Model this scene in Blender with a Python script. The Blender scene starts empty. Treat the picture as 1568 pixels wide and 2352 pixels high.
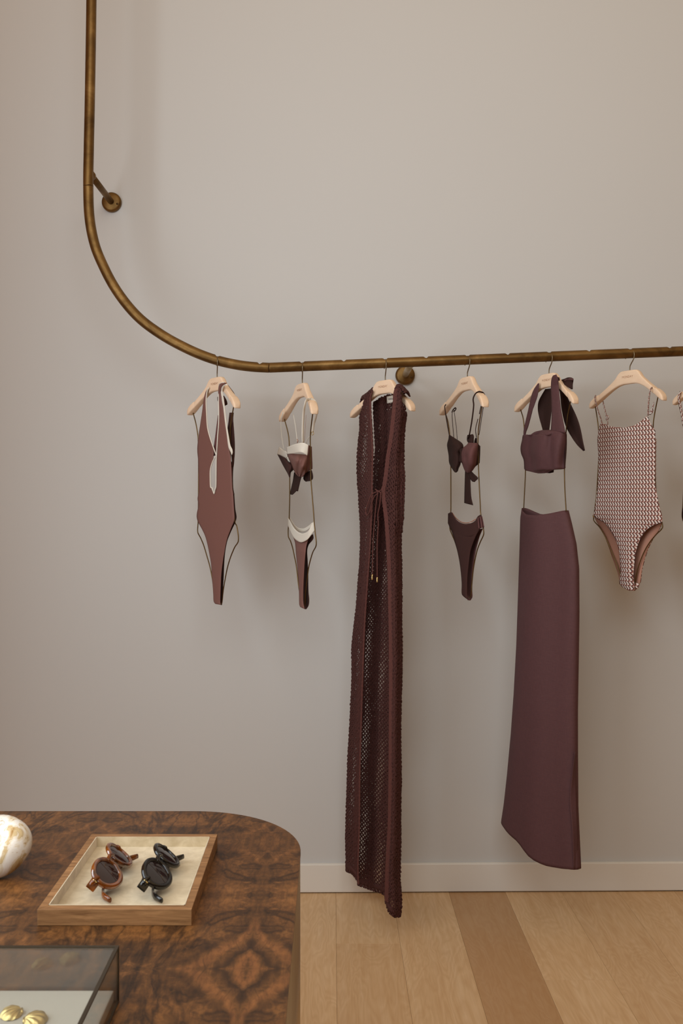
import bpy, math, random
import numpy as np
from mathutils import Vector, Matrix
random.seed(7)
S = bpy.context.scene
COL = S.collection
PI = math.pi
# ------------------------------------------------------------------ camera
F = 2150.0; CX, CY = 762.0, 1150.0; CH = 1.25      # focal length and level point in pixels of a 1568x2352 frame
cam_d = bpy.data.cameras.new('camera'); cam = bpy.data.objects.new('camera', cam_d); COL.objects.link(cam)
cam.location = (0, 0, CH); cam.rotation_euler = (PI/2, 0, 0)
cam_d.sensor_fit = 'VERTICAL'; cam_d.sensor_height = 36; cam_d.sensor_width = 24
cam_d.lens = 36*F/2352
cam_d.shift_x = (784-CX)/2352; cam_d.shift_y = (CY-1176)/2352
cam_d.clip_start = 0.05
cam_d.dof.use_dof = True; cam_d.dof.focus_distance = 2.6; cam_d.dof.aperture_fstop = 15
S.camera = cam
# ------------------------------------------------------------------ world and lights
w = bpy.data.worlds.new('world'); S.world = w; w.use_nodes = True
bg = w.node_tree.nodes['Background']; bg.inputs[0].default_value = (1.0, 0.69, 0.36, 1); bg.inputs[1].default_value = 0.68
def area(name, loc, rot, sx, sy, power, color):
    d = bpy.data.lights.new(name, 'AREA'); d.shape = 'RECTANGLE'; d.size = sx; d.size_y = sy
    d.energy = power; d.color = color
    o = bpy.data.objects.new(name, d); o.location = loc; o.rotation_euler = rot; COL.objects.link(o); return o
area('window_light', (-1.33, 0.60, 1.50), (0, math.radians(-90), 0), 2.2, 2.0, 62, (0.81, 0.93, 1.0))
area('shop_window_light', (-0.10, -0.9, 3.2), (math.radians(52), 0, math.radians(-4)), 2.4, 1.6, 50, (0.81, 0.93, 1.0))
area('top_fill_light', (0.3, 1.1, 3.5), (math.radians(12), 0, 0), 2.4, 1.4, 6.5, (0.92, 0.95, 1.0))  # overhead fill added to brighten the upper wall, no real fixture known
S.view_settings.view_transform = 'Standard'; S.view_settings.look = 'None'
S.view_settings.gamma = 1; S.view_settings.use_curve_mapping = False
S.view_settings.exposure = 0.0

# ------------------------------------------------------------------ helpers
def lin(c):
    return tuple(((x/255)/12.92 if x/255 <= .04045 else (((x/255)+.055)/1.055)**2.4) for x in c) + (1,)
class NT:
    def __init__(s, name):
        s.m = bpy.data.materials.new(name); s.m.use_nodes = True; s.t = s.m.node_tree
        s.b = s.t.nodes['Principled BSDF']; s.out = s.t.nodes['Material Output']
    def n(s, typ, **kw):
        x = s.t.nodes.new(typ)
        for k, v in kw.items():
            if k.startswith('i_'):
                x.inputs[k[2:].replace('_', ' ')].default_value = v
            else: setattr(x, k, v)
        return x
    def l(s, a, b): s.t.links.new(a, b)
    def math(s, op, a, b=None, c=None):
        x = s.t.nodes.new('ShaderNodeMath'); x.operation = op
        for i, v in enumerate((a, b, c)):
            if v is None: continue
            if isinstance(v, (int, float)): x.inputs[i].default_value = v
            else: s.l(v, x.inputs[i])
        return x.outputs[0]
    def mix(s, fac, a, b, mode='MIX'):
        x = s.t.nodes.new('ShaderNodeMix'); x.data_type = 'RGBA'; x.blend_type = mode
        for k, v in ((0, fac), (6, a), (7, b)):
            if isinstance(v, (int, float)): x.inputs[k].default_value = v
            elif isinstance(v, tuple): x.inputs[k].default_value = v
            else: s.l(v, x.inputs[k])
        return x.outputs[2]
    def ramp(s, fac, stops):
        x = s.t.nodes.new('ShaderNodeValToRGB'); e = x.color_ramp.elements
        while len(e) < len(stops): e.new(0.5)
        for el, (p, c) in zip(e, stops): el.position = p; el.color = c
        s.l(fac, x.inputs[0]); return x.outputs[0]
    def coord(s, kind='Object', scale=(1, 1, 1), rot=(0, 0, 0), loc=(0, 0, 0)):
        tc = s.t.nodes.new('ShaderNodeTexCoord'); mp = s.t.nodes.new('ShaderNodeMapping')
        mp.inputs['Scale'].default_value = scale; mp.inputs['Rotation'].default_value = rot; mp.inputs['Location'].default_value = loc
        s.l(tc.outputs[kind], mp.inputs[0]); return mp.outputs[0]
    def noise(s, vec, scale=5, detail=3, rough=.5, dist=0):
        x = s.n('ShaderNodeTexNoise', i_Scale=scale, i_Detail=detail, i_Roughness=rough, i_Distortion=dist)
        s.l(vec, x.inputs['Vector']); return x.outputs[0]
    def bump(s, h, strength=.3, dist=.001):
        x = s.n('ShaderNodeBump'); x.inputs['Strength'].default_value = strength; x.inputs['Distance'].default_value = dist
        s.l(h, x.inputs['Height']); s.l(x.outputs[0], s.b.inputs['Normal'])
    def set(s, **kw):
        for k, v in kw.items():
            s.b.inputs[k.replace('_', ' ')].default_value = v
        return s
def plain(name, rgb, rough=.5, metal=0, **kw):
    n = NT(name); n.set(Base_Color=lin(rgb), Roughness=rough, Metallic=metal, **kw); return n.m

def empty(name, loc, label=None, cat=None, group=None, kind=None):
    o = bpy.data.objects.new(name, None); o.location = loc; o.empty_display_size = .02; COL.objects.link(o)
    tag(o, label, cat, group, kind); return o
def tag(o, label=None, cat=None, group=None, kind=None):
    for k, v in (('label', label), ('category', cat), ('group', group), ('kind', kind)):
        if v: o[k] = v
    return o
def gloc(o):
    v = Vector((0, 0, 0))
    while o is not None: v += Vector(o.location); o = o.parent
    return v
def mk(name, verts, faces, mat, parent=None, smooth=True, uv=None, solid=0, loc=None, bev=0, sub=0):
    """one mesh object from world-space vertices"""
    base = gloc(parent)
    me = bpy.data.meshes.new(name)
    V = np.array(verts, dtype=np.float64).reshape(-1, 3)
    off = np.array(loc if loc is not None else base)
    V = V-off
    me.from_pydata(V.tolist(), [], faces if isinstance(faces, list) else faces.tolist())
    if uv is not None:
        ul = me.uv_layers.new(name='UVMap')
        li = np.empty(len(me.loops), dtype=np.int32); me.loops.foreach_get('vertex_index', li)
        ul.data.foreach_set('uv', np.array(uv)[li].astype(np.float32).ravel())
    me.polygons.foreach_set('use_smooth', [smooth]*len(me.polygons))
    me.materials.append(mat); me.update()
    o = bpy.data.objects.new(name, me); COL.objects.link(o)
    if parent is not None: o.parent = parent
    if loc is not None: o.location = Vector(loc)-base
    if solid:
        m = o.modifiers.new('solid', 'SOLIDIFY'); m.thickness = solid; m.offset = 0
    if bev:
        m = o.modifiers.new('bev', 'BEVEL'); m.width = bev; m.segments = 2; m.limit_method = 'ANGLE'
    if sub:
        m = o.modifiers.new('sub', 'SUBSURF'); m.levels = sub; m.render_levels = sub
    return o
BOXF = [(0, 3, 2, 1), (4, 5, 6, 7), (0, 1, 5, 4), (1, 2, 6, 5), (2, 3, 7, 6), (3, 0, 4, 7)]
def boxv(x0, x1, y0, y1, z0, z1):
    return [(x0, y0, z0), (x1, y0, z0), (x1, y1, z0), (x0, y1, z0), (x0, y0, z1), (x1, y0, z1), (x1, y1, z1), (x0, y1, z1)]
def box(name, x0, x1, y0, y1, z0, z1, mat, parent=None, bev=0, loc=None):
    return mk(name, boxv(x0, x1, y0, y1, z0, z1), BOXF, mat, parent, smooth=False, bev=bev, loc=loc)
def crom(pts, n, closed=False):
    """Catmull-Rom resample of rows of numbers, even in parameter by chord length"""
    P_ = np.array(pts, dtype=float); k = len(P_)
    if k == 2: 
        t = np.linspace(0, 1, n)[:, None]; return P_[0]*(1-t)+P_[1]*t
    d = np.r_[0, np.cumsum(np.maximum(np.linalg.norm(np.diff(P_, axis=0), axis=1), 1e-9))]
    T = np.linspace(0, d[-1], n); out = []
    Q = np.vstack([2*P_[0]-P_[1], P_, 2*P_[-1]-P_[-2]]); dd = np.r_[-(d[1]-d[0]), d, 2*d[-1]-d[-2]]
    for t in T:
        i = min(max(np.searchsorted(d, t, side='right')-1, 0), k-2)
        h = d[i+1]-d[i]; s = (t-d[i])/h
        m0 = (Q[i+2]-Q[i])/(dd[i+2]-dd[i])*h; m1 = (Q[i+3]-Q[i+1])/(dd[i+3]-dd[i+1])*h
        out.append((2*s**3-3*s**2+1)*P_[i]+(s**3-2*s**2+s)*m0+(-2*s**3+3*s**2)*P_[i+1]+(s**3-s**2)*m1)
    return np.array(out)
def frames(P_):
    P_ = np.array(P_, float); T = np.gradient(P_, axis=0); T /= np.maximum(np.linalg.norm(T, axis=1), 1e-9)[:, None]
    a = np.array([0, 0, 1.]) if abs(T[0][2]) < .9 else np.array([0, 1., 0])
    N = np.cross(T[0], np.cross(a, T[0])); N /= np.linalg.norm(N); Ns = [N]
    for i in range(1, len(P_)):
        N = Ns[-1]-T[i]*np.dot(Ns[-1], T[i]); N /= max(np.linalg.norm(N), 1e-9); Ns.append(N)
    Ns = np.array(Ns); return T, Ns, np.cross(T, Ns)
def tube_geo(path, r, k=8, caps=True, flat=None, closed=False):
    P_ = np.array(path, float); n = len(P_); T, N, B = frames(P_)
    r = np.broadcast_to(np.array(r, float), (n,)); rb = r if flat is None else r*flat
    a = np.linspace(0, 2*PI, k, endpoint=False)
    V = P_[:, None, :]+N[:, None, :]*(r[:, None]*np.cos(a))[:, :, None]+B[:, None, :]*(rb[:, None]*np.sin(a))[:, :, None]
    V = V.reshape(-1, 3); fs = []
    for i in range(n-1 if not closed else n):
        i2 = (i+1) % n
        for j in range(k):
            j2 = (j+1) % k; fs.append((i*k+j, i*k+j2, i2*k+j2, i2*k+j))
    if caps and not closed:
        fs.append(tuple(range(k))[::-1]); fs.append(tuple((n-1)*k+j for j in range(k)))
    return V, fs
def tube(name, path, r, mat, parent=None, k=8, n=None, flat=None, uv=False, sm=True, loc=None):
    if n: path = crom(path, n)
    V, fs = tube_geo(path, r, k, True, flat)
    U = None
    if uv:
        d = np.r_[0, np.cumsum(np.linalg.norm(np.diff(np.array(path), axis=0), axis=1))]
        U = np.array([(j/k*2*PI*.004, -d[i]) for i in range(len(path)) for j in range(k)])
    return mk(name, V, fs, mat, parent, uv=U, smooth=sm, loc=loc)
def gridf(n, m, wrap=False):
    i, j = np.meshgrid(np.arange(n-1), np.arange(m if wrap else m-1), indexing='ij'); j2 = (j+1) % m
    return np.stack([i*m+j, i*m+j2, (i+1)*m+j2, (i+1)*m+j], -1).reshape(-1, 4)
def lathe(name, prof, center, mat, parent=None, k=32, axis='Z', loc=None):
    V = []; 
    for r, h in prof:
        for j in range(k):
            a = 2*PI*j/k
            p = (r*math.cos(a), r*math.sin(a), h) if axis == 'Z' else (r*math.cos(a), h, r*math.sin(a))
            V.append((center[0]+p[0], center[1]+p[1], center[2]+p[2]))
    n = len(prof); fs = gridf(n, k, True).tolist(); fs.append(tuple(range(k))[::-1]); fs.append(tuple((n-1)*k+j for j in range(k)))
    return mk(name, V, fs, mat, parent, loc=loc)
def T(ox, oy, s):
    def g(L): return [(ox+a/s, oy+b/s) for a, b in L]
    return g
def P(px, py, Y): return np.array([(px-CX)/F*Y, Y, CH+(CY-py)/F*Y])

# the room: the wall runs almost square to the view, a hair farther on the right
YAW = .0133
def wallY(X): return 2.9779+YAW*X
def railY(X): return wallY(X)*.915

# ------------------------------------------------------------------ materials
def wall_mat(name, rgb, rough=.75):
    n = NT(name); v = n.coord('Object')
    a = n.noise(v, 1.1, 2, .5); b = n.noise(v, 90, 3, .6)
    c = n.mix(n.math('MULTIPLY', a, .25), lin(rgb), lin(tuple(x*.93 for x in rgb)))
    n.l(c, n.b.inputs['Base Color']); n.set(Roughness=rough, Specular_IOR_Level=.25); n.bump(b, .12, .0006); return n.m
M_wall = wall_mat('painted plaster', (200, 198, 195))
M_bounce_wall = wall_mat('warm bounce plaster', (196, 136, 66))  # tan deepened for the warm bounce onto the back wall
M_base = wall_mat('painted baseboard', (222, 216, 207), .45)
def oak():
    n = NT('oak plank')
    tc = n.t.nodes.new('ShaderNodeTexCoord'); oi = n.t.nodes.new('ShaderNodeObjectInfo')
    at = n.t.nodes.new('ShaderNodeAttribute'); at.attribute_type = 'OBJECT'; at.attribute_name = 'tint'
    sh = n.t.nodes.new('ShaderNodeVectorMath'); sh.operation = 'ADD'; n.l(tc.outputs['Object'], sh.inputs[0])
    cb = n.t.nodes.new('ShaderNodeCombineXYZ'); n.l(n.math('MULTIPLY', oi.outputs['Random'], 13.0), cb.inputs[1]); n.l(n.math('MULTIPLY', oi.outputs['Random'], 7.0), cb.inputs[2])
    n.l(cb.outputs[0], sh.inputs[1])
    def mp(sc):
        m = n.t.nodes.new('ShaderNodeMapping'); m.inputs['Scale'].default_value = sc; n.l(sh.outputs[0], m.inputs[0]); return m.outputs[0]
    warp = n.noise(mp((5, 1.1, 1)), 2.2, 3, .5, .4)
    cath = n.math('FRACT', n.math('MULTIPLY', warp, 17.0))
    cath = n.math('ABSOLUTE', n.math('SUBTRACT', cath, .5))
    fine = n.noise(mp((190, 4.5, 1)), 2.0, 4, .65)
    med = n.noise(mp((30, 2.2, 1)), 2.0, 3, .6, .5)
    big = n.noise(mp((3, .8, 1)), 2.0, 2, .5)
    c = n.ramp(med, [(.25, lin((202, 166, 122))), (.5, lin((217, 185, 143))), (.75, lin((226, 198, 160)))])
    c = n.mix(n.math('MULTIPLY', cath, .65), c, lin((176, 132, 86)))
    c = n.mix(n.math('MULTIPLY', fine, .42), c, lin((166, 126, 84)))
    c = n.mix(n.math('MULTIPLY', big, .35), c, lin((226, 188, 146)))
    kv = n.n('ShaderNodeTexVoronoi', i_Scale=2.3); n.l(mp((1.6, .9, 1)), kv.inputs['Vector'])
    kn = n.ramp(kv.outputs['Distance'], [(.0, (1, 1, 1, 1)), (.022, (1, 1, 1, 1)), (.055, (0, 0, 0, 1))])
    c = n.mix(n.math('MULTIPLY', kn, .55), c, lin((96, 62, 34)))
    c = n.mix(n.math('MULTIPLY', at.outputs['Fac'], .75), c, lin((148, 102, 58)))
    n.l(c, n.b.inputs['Base Color']); n.set(Roughness=.5, Specular_IOR_Level=.35); n.bump(fine, .15, .0005); return n.m
M_oak = oak()
def burl():
    n = NT('walnut burl veneer'); tc = n.t.nodes.new('ShaderNodeTexCoord'); sp = n.t.nodes.new('ShaderNodeSeparateXYZ'); n.l(tc.outputs['Object'], sp.inputs[0])
    # book-matched leaves: every leaf mirrors its neighbours
    wx, wy = .150, .205
    ux = n.math('PINGPONG', n.math('ADD', sp.outputs[0], 3.0*2*wx*2), wx)
    uy = n.math('PINGPONG', n.math('ADD', sp.outputs[1], 3.0*2*wy*2), wy)
    cb = n.t.nodes.new('ShaderNodeCombineXYZ'); n.l(ux, cb.inputs[0]); n.l(uy, cb.inputs[1])
    cb.inputs[2].default_value = .37
    def mp(sc, rot=(0, 0, 0)):
        m = n.t.nodes.new('ShaderNodeMapping'); m.inputs['Scale'].default_value = sc; m.inputs['Rotation'].default_value = rot; n.l(cb.outputs[0], m.inputs[0]); return m.outputs[0]
    v = mp((1, 1, 1), (0, 0, .62)); big = n.noise(v, 7, 4, .55, 1.6)
    w1 = n.noise(mp((6.5, 3.0, 1), (0, 0, .75)), 1.5, 4, .55, 1.6)
    bands = n.math('ABSOLUTE', n.math('SUBTRACT', n.math('FRACT', n.math('MULTIPLY', w1, 5.0)), .5))
    curl = n.noise(v, 24, 5, .7, 2.5)
    vo = n.n('ShaderNodeTexVoronoi', i_Scale=60.0); n.l(v, vo.inputs['Vector'])
    eyes = n.ramp(vo.outputs['Distance'], [(0, (1, 1, 1, 1)), (.22, (0, 0, 0, 1))])
    c = n.ramp(big, [(.30, lin((32, 20, 10))), (.44, lin((74, 46, 22))), (.56, lin((118, 76, 38))), (.72, lin((152, 102, 54)))])
    c = n.mix(n.math('MULTIPLY', n.math('SUBTRACT', .5, bands), 1.0), c, lin((122, 78, 39)), 'MIX')
    c = n.mix(n.math('MULTIPLY', n.ramp(bands, [(.30, (0, 0, 0, 1)), (.5, (1, 1, 1, 1))]), .70), c, lin((32, 18, 10)))
    c = n.mix(n.ramp(curl, [(.40, (.75, .75, .75, 1)), (.58, (0, 0, 0, 1))]), c, n.mix(.5, c, lin((42, 24, 11))))
    c = n.mix(n.math('MULTIPLY', n.math('MULTIPLY', eyes, big), .7), c, lin((34, 20, 10)))
    gold = n.noise(v, 13, 4, .75, 3)
    c = n.mix(n.ramp(gold, [(.56, (0, 0, 0, 1)), (.72, (.5, .5, .5, 1))]), c, lin((150, 98, 54)))
    nz = n.noise(v, 11, 3, .5, .6)
    d = n.math('ADD', n.math('ADD', n.math('POWER', n.math('DIVIDE', ux, .044), .72), n.math('POWER', n.math('DIVIDE', uy, .078), .72)), n.math('MULTIPLY', n.math('SUBTRACT', nz, .5), .9))
    fd = n.math('FRACT', n.math('ADD', d, .15)); near = n.ramp(n.math('DIVIDE', d, 4.0), [(.30, (1, 1, 1, 1)), (.62, (0, 0, 0, 1))])
    vl = n.math('SQRT', n.math('ADD', n.math('POWER', sp.outputs[0], 2.0), n.math('POWER', sp.outputs[1], 2.0))); msk = n.ramp(vl, [(.13, (1, 1, 1, 1)), (.22, (.15, .15, .15, 1))]); near = n.math('MULTIPLY', near, msk)
    dkb = n.ramp(fd, [(.0, (1, 1, 1, 1)), (.16, (.6, .6, .6, 1)), (.3, (0, 0, 0, 1)), (.9, (0, 0, 0, 1)), (1, (1, 1, 1, 1))])
    ltb = n.ramp(fd, [(.42, (0, 0, 0, 1)), (.56, (1, 1, 1, 1)), (.74, (1, 1, 1, 1)), (.86, (0, 0, 0, 1))])
    c = n.mix(n.math('MULTIPLY', n.math('MULTIPLY', ltb, near), .6), c, lin((138, 86, 46)))
    c = n.mix(n.math('MULTIPLY', n.math('MULTIPLY', dkb, near), .75), c, lin((44, 26, 14)))
    fs_ = n.noise(mp((34, 11, 1), (0, 0, .5)), 3.0, 5, .7, 1.2)
    c = n.mix(n.ramp(fs_, [(.40, (.8, .8, .8, 1)), (.60, (0, 0, 0, 1))]), c, n.mix(.55, c, lin((26, 16, 8))))
    n.l(c, n.b.inputs['Base Color']); n.set(Roughness=.42, Specular_IOR_Level=.35); return n.m
M_burl = burl()
def side_mat():
    n = NT('bronze lacquer side'); v = n.coord('Object', (60, 60, .6)); a = n.noise(v, 2, 3, .6)
    n.l(n.ramp(a, [(.3, lin((138, 106, 64))), (.7, lin((176, 142, 96)))]), n.b.inputs['Base Color'])
    n.set(Roughness=.25, Metallic=.35); return n.m
M_side = side_mat()
def brass():
    n = NT('aged brass'); v = n.coord('Object'); a = n.noise(v, 9, 4, .65, 1.0); b = n.noise(v, 55, 3, .6)
    c = n.ramp(a, [(.3, lin((84, 60, 30))), (.55, lin((116, 86, 46))), (.75, lin((142, 110, 66)))])
    n.l(c, n.b.inputs['Base Color']); n.l(n.math('ADD', n.math('MULTIPLY', b, .22), .34), n.b.inputs['Roughness']); n.set(Metallic=.85); n.bump(b, .05, .0004); return n.m
M_brass = brass()
M_brass_dark = plain('dark brass', (74, 52, 28), .42, .8)
M_joint = plain('dark joint', (40, 28, 14), .6, .6)  # dark core that shows in the seams between rail sections
M_lit_brass = plain('lit brass', (176, 156, 122), .35, .6)  # paler copy of the brass: lit look of one bracket arm painted in
M_wire = plain('bronze wire', (104, 80, 46), .35, .85)
M_hook = plain('hook steel', (128, 112, 88), .28, .9)
def beech():
    n = NT('pale beech wood'); v = n.coord('Object', (1, 1, 1)); a = n.noise(v, 60, 3, .5, .4); b = n.noise(n.coord('Object', (12, 12, 90)), 3, 2)
    c = n.mix(n.math('MULTIPLY', a, .6), lin((240, 213, 186)), lin((224, 190, 156))); c = n.mix(n.math('MULTIPLY', b, .25), c, lin((206, 166, 126)))
    n.l(c, n.b.inputs['Base Color']); n.set(Roughness=.5, Specular_IOR_Level=.3); return n.m
M_beech = beech()
M_print = plain('brown print', (172, 126, 94), .7)
def fabric(name, rgb, scale=900, rough=.85, sheen=0.0, bs=.25, dark=.8):
    n = NT(name); v = n.coord('Object'); a = n.noise(v, 300, 2, .6); b = n.noise(v, 14, 3, .5)
    c = n.mix(n.math('MULTIPLY', a, .5), lin(rgb), lin(tuple(x*dark for x in rgb))); n.l(c, n.b.inputs['Base Color'])
    n.set(Roughness=rough, Specular_IOR_Level=.2); n.b.inputs['Sheen Weight'].default_value = sheen; n.b.inputs['Sheen Roughness'].default_value = .5
    n.bump(n.math('ADD', a, n.math('MULTIPLY', b, 1.5)), bs, .0015); return n.m
M_lycra = fabric('mauve brown swim fabric', (122, 84, 76), rough=.6, bs=.12, dark=.93)
M_white = fabric('white piping', (222, 214, 200), bs=.1, dark=.95)
M_plum_and_shade = fabric('dark plum and shaded mauve', (68, 42, 38), bs=.2)  # also paints shade on backs and sides of the mauve swimwear
M_plum_rib = fabric('plum ribbed cup fabric', (104, 68, 66), bs=.3)
M_ribbon = fabric('dark ribbon', (54, 33, 28), bs=.25)
def linen(name, rgb):
    n = NT(name); v = n.coord('Object', (1, 1, 1)); a = n.noise(n.coord('Object', (700, 700, 60)), 1, 2, .6); b = n.noise(n.coord('Object', (60, 60, 700)), 1, 2, .6); cr = n.noise(v, 7, 4, .6, .8)
    f = n.math('MULTIPLY', n.math('ADD', a, b), .5)
    c = n.mix(f, lin(tuple(x*.86 for x in rgb)), lin(tuple(min(255, x*1.14) for x in rgb))); n.l(c, n.b.inputs['Base Color'])
    n.set(Roughness=.75, Specular_IOR_Level=.25); n.b.inputs['Sheen Weight'].default_value = 0
    n.bump(n.math('ADD', n.math('MULTIPLY', f, .5), n.math('MULTIPLY', cr, 3.0)), .3, .002); return n.m
M_linen = linen('plum linen', (86, 56, 57))
M_yarn = fabric('chocolate yarn', (80, 48, 44), rough=.9, bs=.5)
M_placket = fabric('placket yarn', (102, 62, 56), rough=.9, bs=.6)
def houndstooth(name='zigzag weave print'):
    n = NT(name); tc = n.t.nodes.new('ShaderNodeTexCoord'); sp = n.t.nodes.new('ShaderNodeSeparateXYZ'); n.l(tc.outputs['UV'], sp.inputs[0])
    px_, py_ = .0100, .0128
    y = n.math('DIVIDE', sp.outputs[1], py_); fy = n.math('FRACT', y)
    up = n.math('GREATER_THAN', fy, .42)
    o1 = n.math('MULTIPLY', n.math('SUBTRACT', 1.0, fy), .95); o2 = n.math('ADD', n.math('MULTIPLY', fy, 1.0), .13)
    off = n.math('ADD', n.math('MULTIPLY', up, o1), n.math('MULTIPLY', n.math('SUBTRACT', 1.0, up), o2))
    x = n.math('FRACT', n.math('SUBTRACT', n.math('DIVIDE', sp.outputs[0], px_), off))
    white = n.math('MULTIPLY', n.math('LESS_THAN', x, .50), n.math('GREATER_THAN', fy, .20))
    dark = n.math('MULTIPLY', n.math('GREATER_THAN', x, .50), n.math('LESS_THAN', x, .76))
    dk = n.mix(up, lin((88, 34, 32)), lin((40, 22, 20)))
    c = n.mix(dark, lin((152, 104, 90)), dk); c = n.mix(white, c, lin((214, 200, 192)))
    n.l(c, n.b.inputs['Base Color']); n.set(Roughness=.75, Specular_IOR_Level=.2); return n.m
M_hound = houndstooth()
M_lining = fabric('tan pink lining', (176, 128, 108), bs=.1, dark=.93)
M_label = plain('label cloth', (214, 206, 192), .8)
M_ink = plain('label ink', (60, 46, 40), .8)
M_goldtip = plain('gold', (222, 192, 130), .22, .9)
M_gold = plain('brushed gold', (226, 200, 138), .33, .85)
M_black = plain('black acetate', (14, 12, 12), .12, 0, Specular_IOR_Level=.6)
M_lens = plain('smoke lens', (34, 24, 22), .04, 0, Specular_IOR_Level=.9)
def amber():
    n = NT('amber acetate'); v = n.coord('Object'); a = n.noise(v, 60, 3, .5)
    n.l(n.ramp(a, [(.35, lin((58, 24, 4))), (.65, lin((134, 66, 10)))]), n.b.inputs['Base Color'])
    n.set(Roughness=.12, Specular_IOR_Level=.6); n.b.inputs['Transmission Weight'].default_value = .15; return n.m
M_amber = amber()
M_lens_b = plain('brown lens', (46, 24, 18), .04, 0, Specular_IOR_Level=.9)
def tray_wood(name, a_, b_, sc):
    n = NT(name); v = n.coord('Object', sc); a = n.noise(v, 3, 4, .6, .6)
    c = n.ramp(a, [(.3, lin(a_)), (.7, lin(b_))]); n.l(c, n.b.inputs['Base Color']); n.set(Roughness=.5, Specular_IOR_Level=.35); return n.m
M_tray = tray_wood('walnut tray wood', (112, 76, 44), (164, 120, 78), (6, 40, 60))
def velvet():
    n = NT('beige velvet'); v = n.coord('Object'); a = n.noise(v, 45, 4, .6, .5)
    n.l(n.ramp(a, [(.35, lin((186, 166, 132))), (.65, lin((208, 190, 158)))]), n.b.inputs['Base Color']); n.set(Roughness=.9); n.b.inputs['Sheen Weight'].default_value = .4; return n.m
M_velvet = velvet()
def marble():
    n = NT('veined onyx'); v = n.coord('Object', (1, 1, 1), (.3, .5, .2)); a = n.noise(v, 16, 4, .55, 2.2)
    st = n.math('ABSOLUTE', n.math('SUBTRACT', n.math('FRACT', n.math('MULTIPLY', a, 5.0)), .5))
    c = n.ramp(a, [(.3, lin((222, 212, 196))), (.5, lin((236, 230, 222))), (.62, lin((210, 186, 142))), (.75, lin((160, 116, 58)))])
    c = n.mix(n.ramp(st, [(.40, (0, 0, 0, 1)), (.5, (.7, .7, .7, 1))]), c, lin((176, 146, 104)))
    n.l(c, n.b.inputs['Base Color']); n.set(Roughness=.25); n.b.inputs['Subsurface Weight'].default_value = .1; n.b.inputs['Subsurface Radius'].default_value = (.01, .008, .006); return n.m
M_marble = marble()
M_slab = fabric('off white linen board', (198, 190, 182), bs=.05, dark=.97, sheen=0)
M_frame = plain('blackened steel', (84, 74, 60), .32, .85)
def glass():
    n = NT('thin clear glass'); n.t.nodes.remove(n.b)
    tr = n.n('ShaderNodeBsdfTransparent'); gl = n.n('ShaderNodeBsdfGlossy'); gl.inputs['Roughness'].default_value = .02
    tr.inputs[0].default_value = (.93, .94, .92, 1)
    lw = n.n('ShaderNodeLayerWeight', i_Blend=.5); mx = n.n('ShaderNodeMixShader')
    n.l(n.math('ADD', n.math('MULTIPLY', n.math('POWER', lw.outputs['Facing'], 4.0), .9), .05), mx.inputs[0]); n.l(tr.outputs[0], mx.inputs[1]); n.l(gl.outputs[0], mx.inputs[2]); n.l(mx.outputs[0], n.out.inputs[0]); return n.m
M_glass = glass()

# ------------------------------------------------------------------ room
def wallrow(x0, x1, off0, off1, z0, z1):
    a, b = wallY(x0), wallY(x1)
    return [(x0, a+off0, z0), (x1, b+off0, z0), (x1, b+off1, z0), (x0, a+off1, z0), (x0, a+off0, z1), (x1, b+off0, z1), (x1, b+off1, z1), (x0, a+off1, z1)]
tag(mk('wall_back', wallrow(-1.36, 4.2, .012, .12, -.05, 3.6), BOXF, M_wall, smooth=False), 'pale taupe plaster wall behind the clothes rail', 'wall', kind='structure')
bb = mk('baseboard_back', wallrow(-1.36, 4.2, 0, .014, .003, .093), BOXF, M_base, smooth=False, bev=.003)
tag(bb, 'low painted baseboard along the back wall', 'baseboard', kind='structure')
box('bounce_wall_left', -1.46, -1.36, -2.6, 3.05, -.05, 3.6, M_bounce_wall)  # unseen wall, added to darken the corner and bounce warm colour
tag(bpy.data.objects['bounce_wall_left'], 'unseen tan wall at the left, added for its warm bounce', 'wall', kind='structure')
M_dim = wall_mat('brown shop interior', (132, 104, 76))
box('wall_front', -1.46, 4.3, -2.7, -2.6, -.05, 3.6, M_dim); tag(bpy.data.objects['wall_front'], 'brown shop wall behind the camera', 'wall', kind='structure')
box('wall_right', 4.2, 4.3, -2.6, 3.05, -.05, 3.6, M_dim); tag(bpy.data.objects['wall_right'], 'brown shop wall far to the right', 'wall', kind='structure')
fl = empty('floor', (0, 0, 0), 'pale oak plank floor', 'floor', kind='structure')
box('subfloor', -1.36, 4.2, -2.6, 3.05, -.06, -.0145, M_tray, fl)
seams = [-1.36+0] + [.0125+.1803*k for k in range(-8, 24)]
seams = [s for s in seams if s > -1.36 or s == seams[0]]
rnd = random.Random(5)
TINT = {0: .05, 1: .12, 2: .75, 3: .1, 4: .25, 5: .22, -1: .0}
JOINT = {0: 2.643, 3: 2.441, -1: 1.1, 1: 1.25, 2: .9, 4: 1.75, 5: 2.05}
for i in range(len(seams)-1):
    a, b = seams[i]+.0002, seams[i+1]-.0002
    k = round((seams[i]-.0125)/.1803) if i > 0 else -99
    j = JOINT.get(k, rnd.uniform(.6, 2.4))
    ys = [-2.6, j-1.95, j, 3.0] if j-1.95 > -2.5 else [-2.6, j, 3.0]
    for q in range(len(ys)-1):
        y0, y1 = ys[q]+.0004, ys[q+1]-.0004
        if y1 <= y0: continue
        o = box('plank', a, b, y0, y1, -.014, 0, M_oak, fl, bev=.0004, loc=((a+b)/2, (y0+y1)/2, 0))
        base = TINT.get(k, rnd.random()*.4)
        o['tint'] = float(base if q == len(ys)-2 or k == 2 else max(0., base+rnd.uniform(-.05, .2)))

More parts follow.
